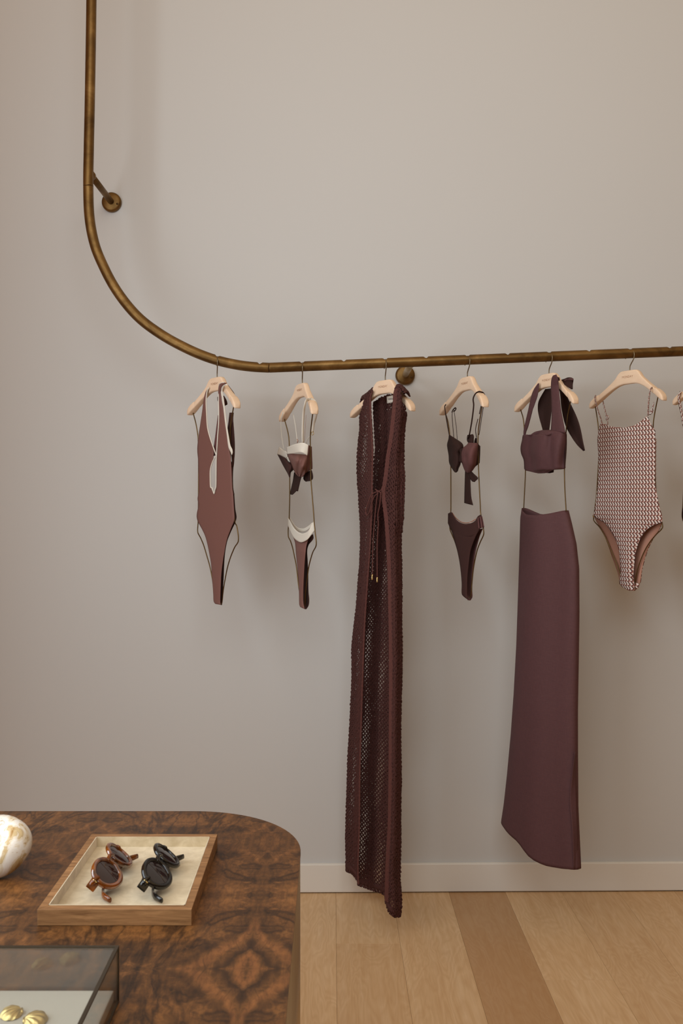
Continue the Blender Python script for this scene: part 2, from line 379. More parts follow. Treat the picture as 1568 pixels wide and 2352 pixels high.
# ------------------------------------------------------------------ clothes rail
RR = .0146
rail_px = [(213.5, -620), (211.5, -300), (209.8, 0), (206, 240), (203.9, 340), (202.7, 430), (205.8, 502), (218, 563.7), (239, 615), (263, 660), (294, 703), (327, 737), (369.8, 768), (408, 790), (455.5, 812.5), (501.4, 828.4), (547.3, 838.5), (584, 842.9), (617.6, 844.6)]
cur = crom([P(x, y, railY((x-CX)/F*2.72)) for x, y in rail_px], 320)
def rail_at(px):
    py = 844.6-.0399*(px-617.6); Y = railY((px-CX)/F*2.72); return P(px, py, Y)
i_seam = int(np.argmin(np.abs(cur[:, 2]-P(202.7, 430, 2.72)[2])))
A_, B_ = rail_at(617.8), rail_at(2350)
straight = np.array([A_*(1-t)+B_*t for t in np.linspace(0, 1, 900)])
hook_px = [498.5, 694, 884.5, 1073, 1260.5, 1446, 1646]
notch_px = hook_px+[595.9, 789.5, 978, 1165, 1351.5, 1536.5]
notches = []
for px in notch_px:
    if px < 617: 
        i = int(np.argmin(np.abs(cur[200:, 0]-P(px, 830, 2.72)[0])))+200; notches.append(cur[i])
    else: notches.append(rail_at(px))
notches = np.array(notches)
rail = empty('clothes_rail', P(617, 844, 2.72), 'aged brass clothes rail with notches and a big rounded corner', 'rail')
def rail_piece(path):
    d = np.r_[0, np.cumsum(np.linalg.norm(np.diff(path, axis=0), axis=1))]
    n = int(d[-1]/.0022)+2; t = np.linspace(0, d[-1], n); p = np.stack([np.interp(t, d, path[:, c]) for c in range(3)], 1)
    V, fs = tube_geo(p, RR, 28, True)
    V = V.reshape(n, 28, 3)
    for q in notches:
        dx = np.abs(p[:, 0]-q[0]); m = dx < .0075
        for i in np.where(m)[0]:
            top = p[i, 2]+RR-.0062*min(1, (1-dx[i]/.0075)*1.25); V[i, :, 2] = np.minimum(V[i, :, 2], top)
    return V.reshape(-1, 3), fs
def trim(path, a, b):
    d = np.r_[0, np.cumsum(np.linalg.norm(np.diff(path, axis=0), axis=1))]; t = np.linspace(a, d[-1]-b, len(path))
    return np.stack([np.interp(t, d, path[:, c]) for c in range(3)], 1)
for path in (trim(cur[:i_seam+1], 0, .0005), trim(cur[i_seam:], .0005, .0), trim(straight, .0006, 0)):
    V, fs = rail_piece(path); o = mk('rail_section', V, fs, M_brass, rail)
for c, t in ((cur[i_seam], cur[i_seam+1]-cur[i_seam-1]), (A_+(.0003, 0, 0), A_-cur[-2])):
    t = t/np.linalg.norm(t); tube('joint_ring', [c-t*.004, c+t*.004], RR*.955, M_joint, rail, 24)
def bracket(pr, fpx, lab, light=False):
    X = (fpx[0]-CX)/F*2.98; Yw = wallY(X)+.012; fc = P(fpx[0], fpx[1], Yw-.004)
    k = np.array(fc)-np.array(pr); k /= np.linalg.norm(k)
    b = empty('wall_bracket', fc, lab, 'bracket', 'brackets holding the clothes rail')
    q = [np.array(pr)+k*(RR*.8), fc+k*.002]
    tube('arm', q, .0098, M_lit_brass if light else M_brass, b, 24)
    tube('collar', [np.array(pr)+k*RR*.75, np.array(pr)+k*.030, np.array(pr)+k*.038], [.0128, .0128, .0104], M_lit_brass if light else M_brass, b, 24)
    lathe('flange', [(.001, -.0115), (.024, -.011), (.030, -.0075), (.031, -.003), (.031, .0045)], (fc[0], Yw-.0042, fc[2]), M_brass, b, 40, 'Y')
    for s in ('screw',):
        lathe(s, [(.001, -.0022), (.003, -.002), (.0032, 0)], (fc[0]+.02, Yw-.0150, fc[2]-.008), M_brass_dark, b, 10, 'Y')
pr1 = P(204, 396, railY(-.7)); bracket(pr1, (256.5, 465), 'brass wall bracket at the upright left end of the rail')
pr2 = rail_at(945); bracket(pr2, (930, 862), 'brass wall bracket under the straight run beside the knitted dress', True)

# ------------------------------------------------------------------ hangers
class Fr:
    def __init__(s, px, deg, hpx=None):
        if px < 617: s.o = P(px, 827.4, railY(-.33))
        else: s.o = rail_at(px)
        t = math.radians(deg); s.U = np.array([math.cos(t), -math.sin(t), 0]); s.W = np.array([-math.sin(t), -math.cos(t), 0]); s.Z = np.array([0, 0, 1.])
    def loc(s, u, w, z): return s.o+s.U*u+s.W*w+s.Z*z
    def px(s, x, y, w=0):
        d = np.array([(x-CX)/F, 1, (CY-y)/F]); C = np.array([0, 0, CH])
        t = (w-np.dot(C-s.o, s.W))/np.dot(d, s.W); return C+d*t
    def uz(s, p): q = p-s.o; return np.array([q @ s.U, q @ s.W, q[2]])
HL = .135
AU = [0, .020, .030, .038, .048, .062, .080, .098, .1015, .105, .118, .128, .1335, .135]
TOP = [-.050, -.050, -.0515, -.058, -.072, -.0835, -.0975, -.1105, -.1140, -.1125, -.121, -.130, -.138, -.143]
BOT = [-.0896, -.0898, -.0915, -.0935, -.0975, -.1045, -.116, -.1285, -.1305, -.133, -.1425, -.1495, -.1515, -.149]
THK = [.0080, .0080, .0080, .0080, .0082, .0085, .0095, .0108, .0100, .0112, .0122, .0120, .0100, .006]
def hanger_w(u): return .015*(abs(u)/HL)**2
def text_mesh(body, size, origin, right, up, mat, name, parent):
    cu = bpy.data.curves.new('lettering', 'FONT'); cu.body = body; cu.size = 1; cu.align_x = 'CENTER'; cu.align_y = 'CENTER'; cu.extrude = .01; cu.resolution_u = 2
    t = bpy.data.objects.new('lettering', cu); COL.objects.link(t)
    dg = bpy.context.evaluated_depsgraph_get(); me = bpy.data.meshes.new_from_object(t.evaluated_get(dg))
    vs = np.array([v.co[:] for v in me.vertices]); fs = [tuple(p.vertices) for p in me.polygons]
    bpy.data.objects.remove(t)
    nrm = np.cross(right, up); W_ = size/(vs[:, 0].max()-vs[:, 0].min())
    V = origin+np.outer(vs[:, 0]*W_, right)+np.outer(vs[:, 1]*W_, up)+np.outer(vs[:, 2]*W_*.5, nrm)
    return mk(name, V, fs, mat, parent, smooth=False)
def make_hanger(fr, label, phi=78):
    h = empty('clothes_hanger', fr.loc(0, 0, -.05), label, 'hanger', 'pale wooden hangers on the rail')
    us = sorted(set([-a for a in AU]+AU)); k = 20; V = []
    fine = np.interp(np.linspace(0, 1, 61), np.linspace(0, 1, len(us)), us)
    for u in fine:
        a = abs(u); t, b, th = np.interp(a, AU, TOP), np.interp(a, AU, BOT), np.interp(a, AU, THK)
        zc, hh = (t+b)/2, (t-b)/2; wc = hanger_w(u)
        for j in range(k):
            q = 2*PI*j/k; c, s_ = math.cos(q), math.sin(q)
            e = .36; cw = math.copysign(abs(c)**e, c); sw = math.copysign(abs(s_)**e, s_)
            V.append(fr.loc(u, wc+th*cw, zc+hh*sw))
    fs = gridf(len(fine), k, True).tolist(); fs.append(tuple(range(k))[::-1]); fs.append(tuple((len(fine)-1)*k+j for j in range(k)))
    mk('hanger_body', V, fs, M_beech, h)
    # swivel hook lying over the rail in a notch
    p = math.radians(phi); H = np.array([math.cos(p), -math.sin(p), 0]); o = fr.o.copy(); r = .0182; pts = []
    top = o+np.array([0, 0, RR-.0056+.0016-r])
    for a in np.linspace(-200, 0, 15)[::1]:
        q = math.radians(a-0); pts.append(top+H*(-r*math.cos(q))*-1*(-1)+np.array([0, 0, -r*math.sin(q)])) if False else None
    for a in np.linspace(200, -10, 16):
        q = math.radians(a); pts.append(top+H*(r*math.cos(q))+np.array([0, 0, r*math.sin(q)]))
    pts += [top+H*(r*.75)+np.array([0, 0, -.013]), top+H*(r*.25)+np.array([0, 0, -.024]), fr.loc(0, 0, -.040), fr.loc(0, 0, -.056)]
    tube('hook', pts, .0016, M_hook, h, 8, n=50)
    text_mesh('MONDAY', .040, fr.loc(-.002, .0084, -.069), fr.U, fr.Z, M_print, 'lettering', h)
    return h
def wires(fr, parent, paths, r=.0019):
    for L in paths:
        pts = [fr.px(x, y, w_) for (x, y), w_ in L]
        n = max(24, len(pts)*9)
        P_ = crom(pts, n); tube('body_wire', P_, r, M_wire, parent, 7)
def W0(L, w=.0): return [(p, w) for p in L]
def tipw(fr, L, side, w=0):
    """wire starting at the hanger tip underside then following pixels at depth w"""
    e_ = .013 if side < 0 else .028
    return fr.loc(side*(HL-e_), hanger_w(HL-e_), -.138)
# ------------------------------------------------------------------ cloth builders
def cloth(name, fr, L, R, wf, mat, parent, n=40, m=14, solid=.0016, uv=False, wob=0, seed=0, linear=False):
    """sheet between two pixel outlines that run the same way; wf(s,t) gives its distance in front of the hanger plane"""
    if len(L) != len(R):
        k = max(len(L), len(R)); L = crom(L, k); R = crom(R, k)
    A = np.hstack([np.array(L, float), np.array(R, float)])
    if linear:
        d = np.linspace(0, 1, len(A)); t_ = np.linspace(0, 1, n); A = np.stack([np.interp(t_, d, A[:, c]) for c in range(4)], 1)
    else: A = crom(A, n)
    rg = np.random.RandomState(seed); ph = rg.rand(6)*6.28
    V = []; UVs = []
    for i in range(n):
        t = i/(n-1)
        for j in range(m):
            s = -1+2*j/(m-1); f = j/(m-1)
            x = A[i, 0]*(1-f)+A[i, 2]*f; y = A[i, 1]*(1-f)+A[i, 3]*f
            ww = wf(s, t)
            if wob: ww += wob*(math.sin(s*4.1+t*3+ph[0])+.6*math.sin(t*17+s*2+ph[1])*.5+.5*math.sin(s*9+t*5+ph[2]))
            p = fr.px(x, y, ww); V.append(p); q = fr.uz(p); UVs.append((q[0], q[2]))
    return mk(name, V, gridf(n, m), mat, parent, uv=UVs if uv else None, solid=solid)
def tubebody(name, fr, L, R, gf, gb, mat, parent, n=60, m=12, solid=.0016, wob=0, seed=0, w0=0, uv=False, fold=None):
    """closed garment body: front bulges gf, back bulges gb behind the hanger plane"""
    if len(L) != len(R):
        k = max(len(L), len(R)); L = crom(L, k); R = crom(R, k)
    A = crom(np.hstack([np.array(L, float), np.array(R, float)]), n); V = []; UVs = []
    rg = np.random.RandomState(seed); ph = rg.rand(6)*6.28
    for i in range(n):
        t = i/(n-1); a = fr.uz(fr.px(A[i, 0], A[i, 1], w0)); b = fr.uz(fr.px(A[i, 2], A[i, 3], w0))
        g1 = gf(t) if callable(gf) else gf; g2 = gb(t) if callable(gb) else gb
        for side, g in ((1, g1), (-1, g2)):
            rng = range(m) if side == 1 else range(m-1, 0, -1)
            if side == 1: rng = range(m)
            else: rng = range(m-2, 0, -1)
            for j in rng:
                f = .5-.5*math.cos(PI*j/(m-1)); s = 2*f-1
                u = a[0]*(1-f)+b[0]*f; z = a[2]*(1-f)+b[2]*f
                ww = w0+side*g*math.sqrt(max(0, 1-s*s))
                if wob: ww += wob*(1-s*s)*(math.sin(s*4.1+t*3+ph[0])+.5*math.sin(t*13+s*2+ph[1])+.5*math.sin(s*9+t*4+ph[2]))
                if fold and side == 1: ww += fold(s, t)
                V.append(fr.loc(u, ww, z)); UVs.append((u, z))
    K = 2*m-2
    return mk(name, V, gridf(n, K, True), mat, parent, solid=solid, uv=UVs if uv else None)
def strap(name, fr, pts, w_, width, mat, parent, n=24, flat=.3, uv=False, k=8):
    """narrow band along pixels; pts (x, y) or (x, y, w)"""
    Q = [fr.px(p[0], p[1], p[2] if len(p) > 2 else w_) for p in pts]
    return tube(name, crom(Q, n), width/2, mat, parent, k, flat=flat, uv=uv)
def piping(name, fr, pts, w_, r, mat, parent, n=40):
    return tube(name, crom([fr.px(p[0], p[1], p[2] if len(p) > 2 else w_) for p in pts], n), r, mat, parent, 6)
def cst(v): return lambda s, t: v
def bulge(w0, g): return lambda s, t: w0+g*(1-s*s)

THETA = [52, 67, 52, 70, 64, 58, 56]
FRS = [Fr(hook_px[i], THETA[i]) for i in range(7)]
LAB = ['pale hanger under the mauve one-piece with white piping, leftmost on the rail',
       'pale hanger holding the brown bikini with white bands, second from left',
       'pale hanger inside the long knitted dress',
       'pale hanger holding the all-dark plum bikini',
       'pale hanger holding the plum halter top above the long skirt',
       'pale hanger holding the zigzag patterned one-piece, its lettering in full view',
       'pale hanger cut off by the right edge of the photo']
HG = [make_hanger(FRS[i], LAB[i], [80, 86, 84, 74, 72, 64, 60][i]) for i in range(7)]

# ---- 1: mauve one-piece with white piping
fr = FRS[0]; a = T(420, 800, 7.35); b = T(420, 1100, 7.35)
g1 = empty('swimsuit', fr.loc(0, 0, -.35), 'mauve brown plunge one-piece with white piping, tied at the neck', 'swimsuit')
WF = .012
lL = a([(415, 690), (385, 740), (350, 880), (330, 1050), (300, 1250), (270, 1450), (245, 1700), (260, 1900), (265, 2100), (268, 2352)])+b([(265, 240)])
lR = a([(438, 665), (410, 720), (392, 880), (400, 1100), (415, 1330), (450, 1480), (520, 1690), (500, 1920), (465, 2050), (470, 2352)])+b([(525, 255)])
rL = a([(640, 588), (604, 650), (602, 900), (605, 1100), (600, 1300), (585, 1500), (570, 1750), (562, 1900), (560, 2100), (556, 2352)])+b([(525, 255)])
rR = a([(742, 584), (655, 660), (652, 860), (680, 1020), (710, 1250), (750, 1500), (785, 1730), (808, 1900), (820, 2100), (830, 2352)])+b([(845, 255)])
bodyL = b([(265, 244), (250, 330), (262, 450), (240, 570), (235, 640), (250, 710), (275, 760), (330, 860), (380, 970), (420, 1120), (450, 1270), (475, 1420), (490, 1600), (505, 1800), (515, 1950), (522, 2070), (548, 2108)])
bodyR = b([(845, 254), (850, 330), (856, 450), (862, 560), (868, 650), (855, 730), (825, 800), (790, 890), (755, 980), (728, 1080), (700, 1230), (672, 1400), (648, 1600), (637, 1800), (632, 1950), (630, 2090), (640, 2128)])
def onepiece():
    n1, n2, m = 64, 70, 10
    UA, UB, UC, UD = [crom(q, n1) for q in (lL, lR, rL, rR)]
    LA = crom(bodyL, n2); LD = crom(bodyR, n2); V = []; F_ = []
    for i in range(n1+n2-1):
        up = i < n1; k = i if up else i-n1+1
        if up: A, B, C, D = UA[k], UB[k], UC[k], UD[k]; t = k/(n1-1)
        else: A, D = LA[k], LD[k]; fm = .5+0*k; B = C = A*(1-fm)+D*fm; t = k/(n2-1)
        if not up:
            g = min(1, k/10.); B0 = UB[-1]+(LA[k]-LA[0])*.5+(LD[k]-LD[0])*.5; B = C = B0*(1-g)+B*g
        for half, (p, q) in enumerate(((A, B), (C, D))):
            for j in range(m):
                f = j/(m-1); s = 2*f-1; x, y = p*(1-f)+q*f
                if up: w_ = WF+.003*(1-s*s)*(1-t)**2+(.016*max(0, 1-t*9) if half else 0)
                else:
                    so = (f-1 if half == 0 else f); w_ = WF+.003*(1-so*so)*min(1, t*2)**2
                V.append(fr.px(x, y, w_))
    M2 = 2*m
    for i in range(n1+n2-2):
        for j in range(M2-1):
            if j == m-1 and i < n1-1: continue
            a0 = i*M2+j; F_.append((a0, a0+1, a0+M2+1, a0+M2))
    o = mk('front_panel', V, F_, M_lycra, g1, solid=.0016)
    import bmesh
    bm = bmesh.new(); bm.from_mesh(o.data); bmesh.ops.remove_doubles(bm, verts=bm.verts, dist=1e-5); bm.to_mesh(o.data); bm.free()
onepiece()
back = []
bL = bodyL[:]
cloth('side_band', fr, a([(800, 1880), (812, 2100), (820, 2352)])+b([(835, 262)]), a([(852, 2000), (842, 2120), (845, 2352)])+b([(866, 262)]), lambda s, t: -.004-.005*s, M_plum_and_shade, g1, 24, 6)  # dark strip paints the shade on the suit's turned side
bR = b([(862, 255), (868, 330), (880, 500), (902, 650), (880, 735), (835, 830), (790, 930), (745, 1050), (718, 1180), (700, 1330), (690, 1500), (685, 1650), (676, 1800), (668, 1950), (662, 2100), (655, 2130)])
bL = crom(bL, 30); bR = crom(bR, 30)
cloth('back_panel', fr, bL, bR, lambda s, t: -.010, M_plum_and_shade, g1, 60, 12)  # same mauve suit, its shaded back put into a darker colour
cloth('side_band', fr, a([(786, 1085), (770, 1230), (755, 1380), (775, 1560), (800, 1720), (825, 1870), (822, 2005)]), a([(858, 1085), (848, 1200), (862, 1400), (874, 1600), (874, 1780), (862, 1930), (850, 2008)]), lambda s, t: -.006-.004*s, M_plum_and_shade, g1, 30, 6)  # upper side edge, shade painted in with the dark fabric
cloth('back_strap', fr, a([(735, 600), (765, 660), (820, 740), (868, 822)]), a([(765, 625), (815, 690), (858, 750), (880, 800)]), cst(-.004), M_plum_and_shade, g1, 12, 4)
cloth('inner_strap', fr, a([(592, 1130), (565, 1350), (535, 1580), (515, 1720), (500, 1830)]), a([(604, 1130), (600, 1300), (588, 1500), (575, 1700), (562, 1795)]), cst(.007), M_plum_rib, g1, 20, 5)
cloth('tie_bow', fr, a([(585, 820), (590, 890), (625, 930)]), a([(600, 815), (612, 880), (640, 900)]), cst(-.015), M_plum_and_shade, g1, 8, 3)
cloth('tie_bow', fr, a([(680, 800), (690, 880), (695, 950), (705, 970)]), a([(690, 800), (735, 880), (748, 940), (740, 955)]), cst(-.015), M_plum_and_shade, g1, 10, 4)
pr_ = .0017
piping('white_piping', fr, lR[:7]+a([(545, 1760), (562, 1800)]), WF+.0025, pr_, M_white, g1, 60)
piping('white_piping', fr, a([(548, 1830), (500, 1920), (465, 2050), (462, 2200), (470, 2352)])+b([(490, 150), (512, 215), (527, 255)]), WF+.002, pr_*1.05, M_white, g1, 40)
piping('white_piping', fr, [p+(.028 if i < 2 else .0145,) for i, p in enumerate(a([(700, 575), (640, 588), (608, 640), (602, 900), (605, 1100), (600, 1300), (585, 1500), (570, 1750), (562, 1900), (560, 2100), (556, 2352)])+b([(545, 170), (527, 255)]))], .0145, pr_, M_white, g1, 80)
cloth('white_binding', fr, a([(742, 604), (700, 612), (658, 650), (640, 720), (660, 860), (682, 1000), (712, 1250), (745, 1480), (770, 1670), (805, 1750), (828, 1800)]), a([(750, 625), (710, 628), (690, 650), (668, 720), (688, 860), (706, 1000), (735, 1250), (770, 1480), (800, 1640), (832, 1710), (838, 1760)]), lambda s, t: .0150+.016*max(0, 1-t*8), M_white, g1, 50, 5)
piping('white_piping', fr, a([(395, 735), (350, 900), (330, 1050), (300, 1250), (268, 1450), (245, 1700)]), WF-.001, .0008, M_white, g1, 30)
tl = tipw(fr, 0, -1); tr = tipw(fr, 0, 1)
def wire_set(fr, h, Lp, Rp, wl=0, wr=0):
    for side, L, w_ in ((-1, Lp, wl), (1, Rp, wr)):
        pts = [tipw(fr, 0, side)]+[fr.px(x, y, w_) for x, y in L]
        tube('body_wire', crom(pts, max(30, 10*len(pts))), .0017, M_wire, h, 7)
wire_set(fr, HG[0], a([(225, 1300), (258, 1560)])+b([(262, 300), (255, 740), (250, 895), (300, 1000), (350, 1120), (410, 1320), (455, 1480), (495, 1680), (530, 1900), (600, 2080), (640, 2110)]),
         a([(805, 1300), (795, 1700)])+b([(840, 300), (880, 745), (907, 790), (935, 1040), (870, 1160), (800, 1330), (750, 1500), (710, 1700), (680, 1880), (655, 2100), (640, 2110)]))
# ---- 2: brown bikini with white bands
fr = FRS[1]; a = T(620, 810, 7.35); b = T(620, 1100, 7.35)
t2 = empty('bikini_bra', fr.loc(0, 0, -.2), 'mauve brown bikini top with a broad white band and white straps', 'bikini top')
cloth('cup', fr, a([(286, 1700), (306, 1770), (348, 1860), (392, 1960), (430, 2035), (478, 2088)]), a([(632, 1725), (629, 1830), (616, 1940), (598, 2020), (572, 2070), (540, 2098)]), lambda s, t: .012+.024*(1-s*s)*math.sin(PI*min(1, t+.15))+.004*math.sin(7*s+9*t)*(1-s*s), M_lycra, t2, 30, 16, wob=.0012, seed=3)
cloth('white_band', fr, a([(285, 1600), (350, 1570), (450, 1537), (560, 1520), (648, 1560)]), a([(285, 1712), (400, 1702), (500, 1684), (560, 1694), (628, 1738)]), lambda s, t: .019+.018*math.sin(PI*t), M_white, t2, 30, 8)
cloth('side_wing', fr, a([(648, 1560), (642, 1680), (630, 1780), (618, 1900), (600, 2030)]), a([(702, 1590), (705, 1700), (708, 1800), (712, 1880), (712, 1962)]), lambda s, t: .006-.010*(s+1), M_lycra, t2, 24, 8, wob=.0008)
cloth('cup', fr, a([(125, 1712), (160, 1780), (220, 1900), (262, 1975), (300, 2042), (326, 2105)]), a([(292, 1802), (330, 1850), (400, 1895), (392, 1975), (350, 2020), (338, 2105)]), lambda s, t: .004+.018*(1-s*s), M_plum_and_shade, t2, 26, 12, wob=.001, seed=4)
cloth('white_band', fr, a([(158, 1590), (215, 1640), (272, 1668), (285, 1700)]), a([(125, 1712), (200, 1752), (260, 1788), (300, 1850)]), lambda s, t: .012, M_white, t2, 16, 8)
cloth('band_tip', fr, a([(275, 1760), (300, 1845)]), a([(345, 1760), (345, 1848)]), cst(.014), M_white, t2, 4, 4)
cloth('tie_tail', fr, a([(408, 2020), (390, 2150), (365, 2260), (348, 2330)])+b([(343, 245), (352, 266)]), a([(530, 2090), (505, 2180), (480, 2290), (468, 2340)])+b([(462, 195), (380, 266)]), lambda s, t: .004+.004*s, M_ribbon, t2, 26, 6, wob=.001)
cloth('tie_tail', fr, a([(572, 2030), (566, 2080), (568, 2140), (605, 2178)]), a([(700, 1985), (720, 2060), (720, 2125), (690, 2165)]), lambda s, t: -.006+.003*s, M_ribbon, t2, 14, 6, wob=.001)
strap('shoulder_strap', fr, [(p[0], p[1], w_) for p, w_ in zip(a([(222, 1005), (188, 1130), (186, 1300), (205, 1480), (232, 1640)]), [.028, .026, .022, .018, .014])], 0, .0065, M_white, t2)
strap('shoulder_strap', fr, [(p[0], p[1], w_) for p, w_ in zip(a([(390, 1040), (425, 1230), (458, 1500)]), [-.012, -.012, -.012])], 0, .0055, M_white, t2)
strap('shoulder_strap', fr, [(p[0], p[1], w_) for p, w_ in zip(a([(700, 788), (650, 790), (608, 815), (588, 880), (568, 1000), (556, 1200), (552, 1400), (556, 1530)]), [.008, .018, .033, .036, .034, .032, .030, .026])], 0, .0085, M_white, t2, 30)
strap('shoulder_strap', fr, [(p[0], p[1], w_) for p, w_ in zip(a([(690, 788), (740, 802), (775, 860), (785, 930), (772, 1070), (735, 1200), (712, 1340)]), [.010, .001, -.004, -.006, -.010, -.012, -.012])], 0, .0075, M_white, t2, 30)
strap('shoulder_strap', fr, a([(606, 1050), (600, 1200), (588, 1400), (580, 1500)]), -.006, .003, M_lining, t2)
ring = [fr.px(620+(714+22*math.cos(q))/7.35, 810+(1366+26*math.sin(q))/7.35, -.01) for q in np.linspace(0, 2*PI, 17)]
tube('slider_ring', ring, .0009, M_gold, t2, 6)
piping('back_cord', fr, a([(700, 1390), (655, 1430), (625, 1470), (608, 1530)]), -.01, .0011, M_white, t2, 16)
piping('back_cord', fr, a([(455, 1460), (470, 1490), (458, 1525)]), -.012, .0012, M_lining, t2, 10)
p2 = empty('bikini_bottom', fr.loc(0, 0, -.45), 'mauve brown bikini bottom with a curved white waistband', 'bikini bottom')
cloth('front_panel', fr, b([(385, 955), (425, 1080), (440, 1250), (455, 1400), (470, 1560), (485, 1750), (492, 1950), (495, 2110), (512, 2162)]), b([(650, 1000), (612, 1130), (592, 1300), (580, 1450), (572, 1600), (565, 1750), (558, 1950), (562, 2090), (582, 2198)]), lambda s, t: .002+.008*min(1, t*5)+.003*(1-s*s), M_lycra, p2, 50, 10)
cloth('back_panel', fr, b([(640, 990), (615, 1100), (606, 1200), (586, 1400), (572, 1600), (562, 1900), (560, 2050), (572, 2150), (585, 2195)]), b([(720, 935), (655, 1095), (624, 1200), (632, 1400), (640, 1600), (645, 1900), (658, 2050), (642, 2150), (605, 2202)]), lambda s, t: -.010, M_plum_and_shade, p2, 50, 8)
cloth('back_panel', fr, b([(655, 985), (645, 1060), (620, 1160)]), b([(722, 935), (728, 1010), (650, 1105)]), lambda s, t: -.006, M_plum_and_shade, p2, 10, 5)
cloth('white_waistband', fr, b([(303, 650), (345, 730), (400, 825), (470, 893), (540, 920), (610, 905), (655, 868), (700, 770), (735, 722)]), b([(300, 775), (335, 860), (385, 965), (440, 1030), (520, 1070), (600, 1045), (645, 1010), (705, 930), (758, 858)]), lambda s, t: .012*math.sin(PI*t), M_white, p2, 50, 8)
cloth('back_waistband', fr, b([(335, 650), (400, 760), (470, 822), (560, 838), (640, 800), (712, 738)]), b([(340, 690), (400, 800), (470, 878), (560, 896), (640, 860), (712, 780)]), lambda s, t: -.010, M_white, p2, 40, 5)
wire_set(fr, HG[1], a([(312, 1400), (326, 1650), (332, 2120)])+b([(332, 300), (324, 628), (318, 760), (306, 850), (310, 975), (345, 1050), (380, 1160), (410, 1300), (440, 1450), (465, 1650), (488, 1850), (530, 2050), (575, 2150)]),
         a([(680, 1400), (682, 1700), (688, 2050)])+b([(692, 50), (712, 300), (736, 600), (745, 740), (757, 870), (778, 1110), (720, 1240), (680, 1370), (650, 1500), (630, 1650), (605, 1850), (592, 2050), (590, 2130)]))

# ---- 3: long knitted dress
frd = Fr(hook_px[2], 58); fr = FRS[2]; a = T(780, 800, 5.88); b = T(780, 1100, 5.88)
g3 = empty('dress', frd.loc(0, 0, -.8), 'long sleeveless chocolate open-knit dress tied at the chest', 'dress')
left_edge = a([(290, 690), (270, 760), (272, 900), (270, 1100), (250, 1250), (235, 1450), (230, 1600), (235, 1800), (255, 2050)])+b([(240, 50), (255, 300), (280, 650), (282, 850), (270, 1150), (245, 1400), (225, 1700), (190, 2000), (165, 2250)])[1:]+[(807.9, 1563.8), (804.7, 1621), (802, 1678.6), (799, 1729.6), (797.7, 1780.6), (794.9, 1850), (792.5, 1921), (795, 1987), (794.3, 2001)]
right_edge = a([(912, 880), (895, 960), (885, 1050), (870, 1200), (866, 1400), (866, 1600), (878, 1700)])+b([(878, 50), (870, 300), (860, 550), (835, 750), (830, 950), (838, 1200), (840, 1600), (838, 2000), (845, 2300)])+[(923.3, 1540), (921.4, 1602), (920, 1691), (921.4, 1793), (919.9, 1850), (920.5, 1933), (918.7, 2016.7), (921.7, 2052), (922.5, 2082), (919.3, 2107.7)]
def yinterp(E, ys):
    E = sorted(E, key=lambda q: q[1]); return np.interp(ys, [q[1] for q in E], [q[0] for q in E])
lplk = a([(448, 575), (422, 650), (420, 750), (425, 900), (435, 1100), (448, 1350), (447, 1600), (442, 1900)])+[(856, 1135), (851, 1250), (846, 1320), (839, 1420), (835.5, 1500), (831, 1640), (827, 1780), (826, 1900), (823, 1990), (824, 2031)]
rplk = a([(745, 545), (728, 640), (724, 720), (700, 950), (665, 1250), (632, 1450), (602, 1700), (580, 1850)])+[(876, 1132), (884, 1200), (890, 1300), (893, 1420), (894, 1520), (894, 1650), (893, 1790), (891, 1900), (886, 1990), (884, 2070)]
def fold_w(x, t): return 0
def knit(name, fr, surf, cols, rows, mat, parent, r=.0026, amp=.27, seed=0, sides=5, step=4, dense=0):
    """open net of yarn: zigzagging wales that touch their neighbours; surf(s 0..1, t 0..1) -> world"""
    rg = np.random.RandomState(seed); n = rows*step//2+1; VV = []; FF = []; off = 0
    fbase = gridf(n, sides, True)
    for c in range(cols):
        ts = np.linspace(0, 1, n); k = np.arange(n)
        zz = np.sin(PI*k/(step/2)/1.0+ (PI if c % 2 else 0)+.6)
        s = (c+.5+amp*zz+rg.randn(n)*.045)/cols
        s = np.clip(s, 0, 1)
        pts = np.array([surf(s_, t_) for s_, t_ in zip(s, ts)])
        pts += rg.randn(n, 3)*.0004
        mod = 1+.12*rg.randn(n)+.30*dense*np.sin(c*.62+seed)+.22*dense*np.sin(ts*(23+seed*3)+c*.45)
        V, _ = tube_geo(pts, r*mod, sides, False)
        VV.append(V); FF.append(fbase+off); off += len(V)
    return mk(name, np.vstack(VV), np.vstack(FF), mat, parent)
def panel_surf(fr, Lf, Rf, y0, y1, wf):
    """Lf/Rf: pixel x of the edges as functions of y; y0/y1 as functions of s"""
    ysamp = np.linspace(870, 2120, 500); Lx = yinterp(Lf, ysamp); Rx = yinterp(Rf, ysamp)
    def f(s, t):
        ya, yb = y0(s), y1(s); y = ya+(yb-ya)*t
        x = np.interp(y, ysamp, Lx)*(1-s)+np.interp(y, ysamp, Rx)*s
        return fr.px(x, y, wf(s, t))
    return f
lin_i = lambda xs, ys: (lambda s: float(np.interp(s, xs, ys)))
sL = panel_surf(frd, left_edge, lplk, lin_i([0, .25, .6, 1], [917, 912, 905, 898]), lin_i([0, .4, .75, 1], [2000, 2006, 2018, 2030]), lambda s, t: .018+.010*math.sin(s*PI)-.012*(1-s)**3)
sR = panel_surf(frd, rplk, right_edge, lin_i([0, .3, .5, .62, .8, 1], [892, 888, 893, 930, 940, 950]), lin_i([0, .15, .3, .6, 1], [2068, 2090, 2100, 2107, 2106]), lambda s, t: .022+.012*math.sin(min(1, s*1.3)*PI)-.030*s**3)
def bl(ys): return None
bleft = [(x+1.5, y) for x, y in lplk]; bleft[0] = (853, 898)
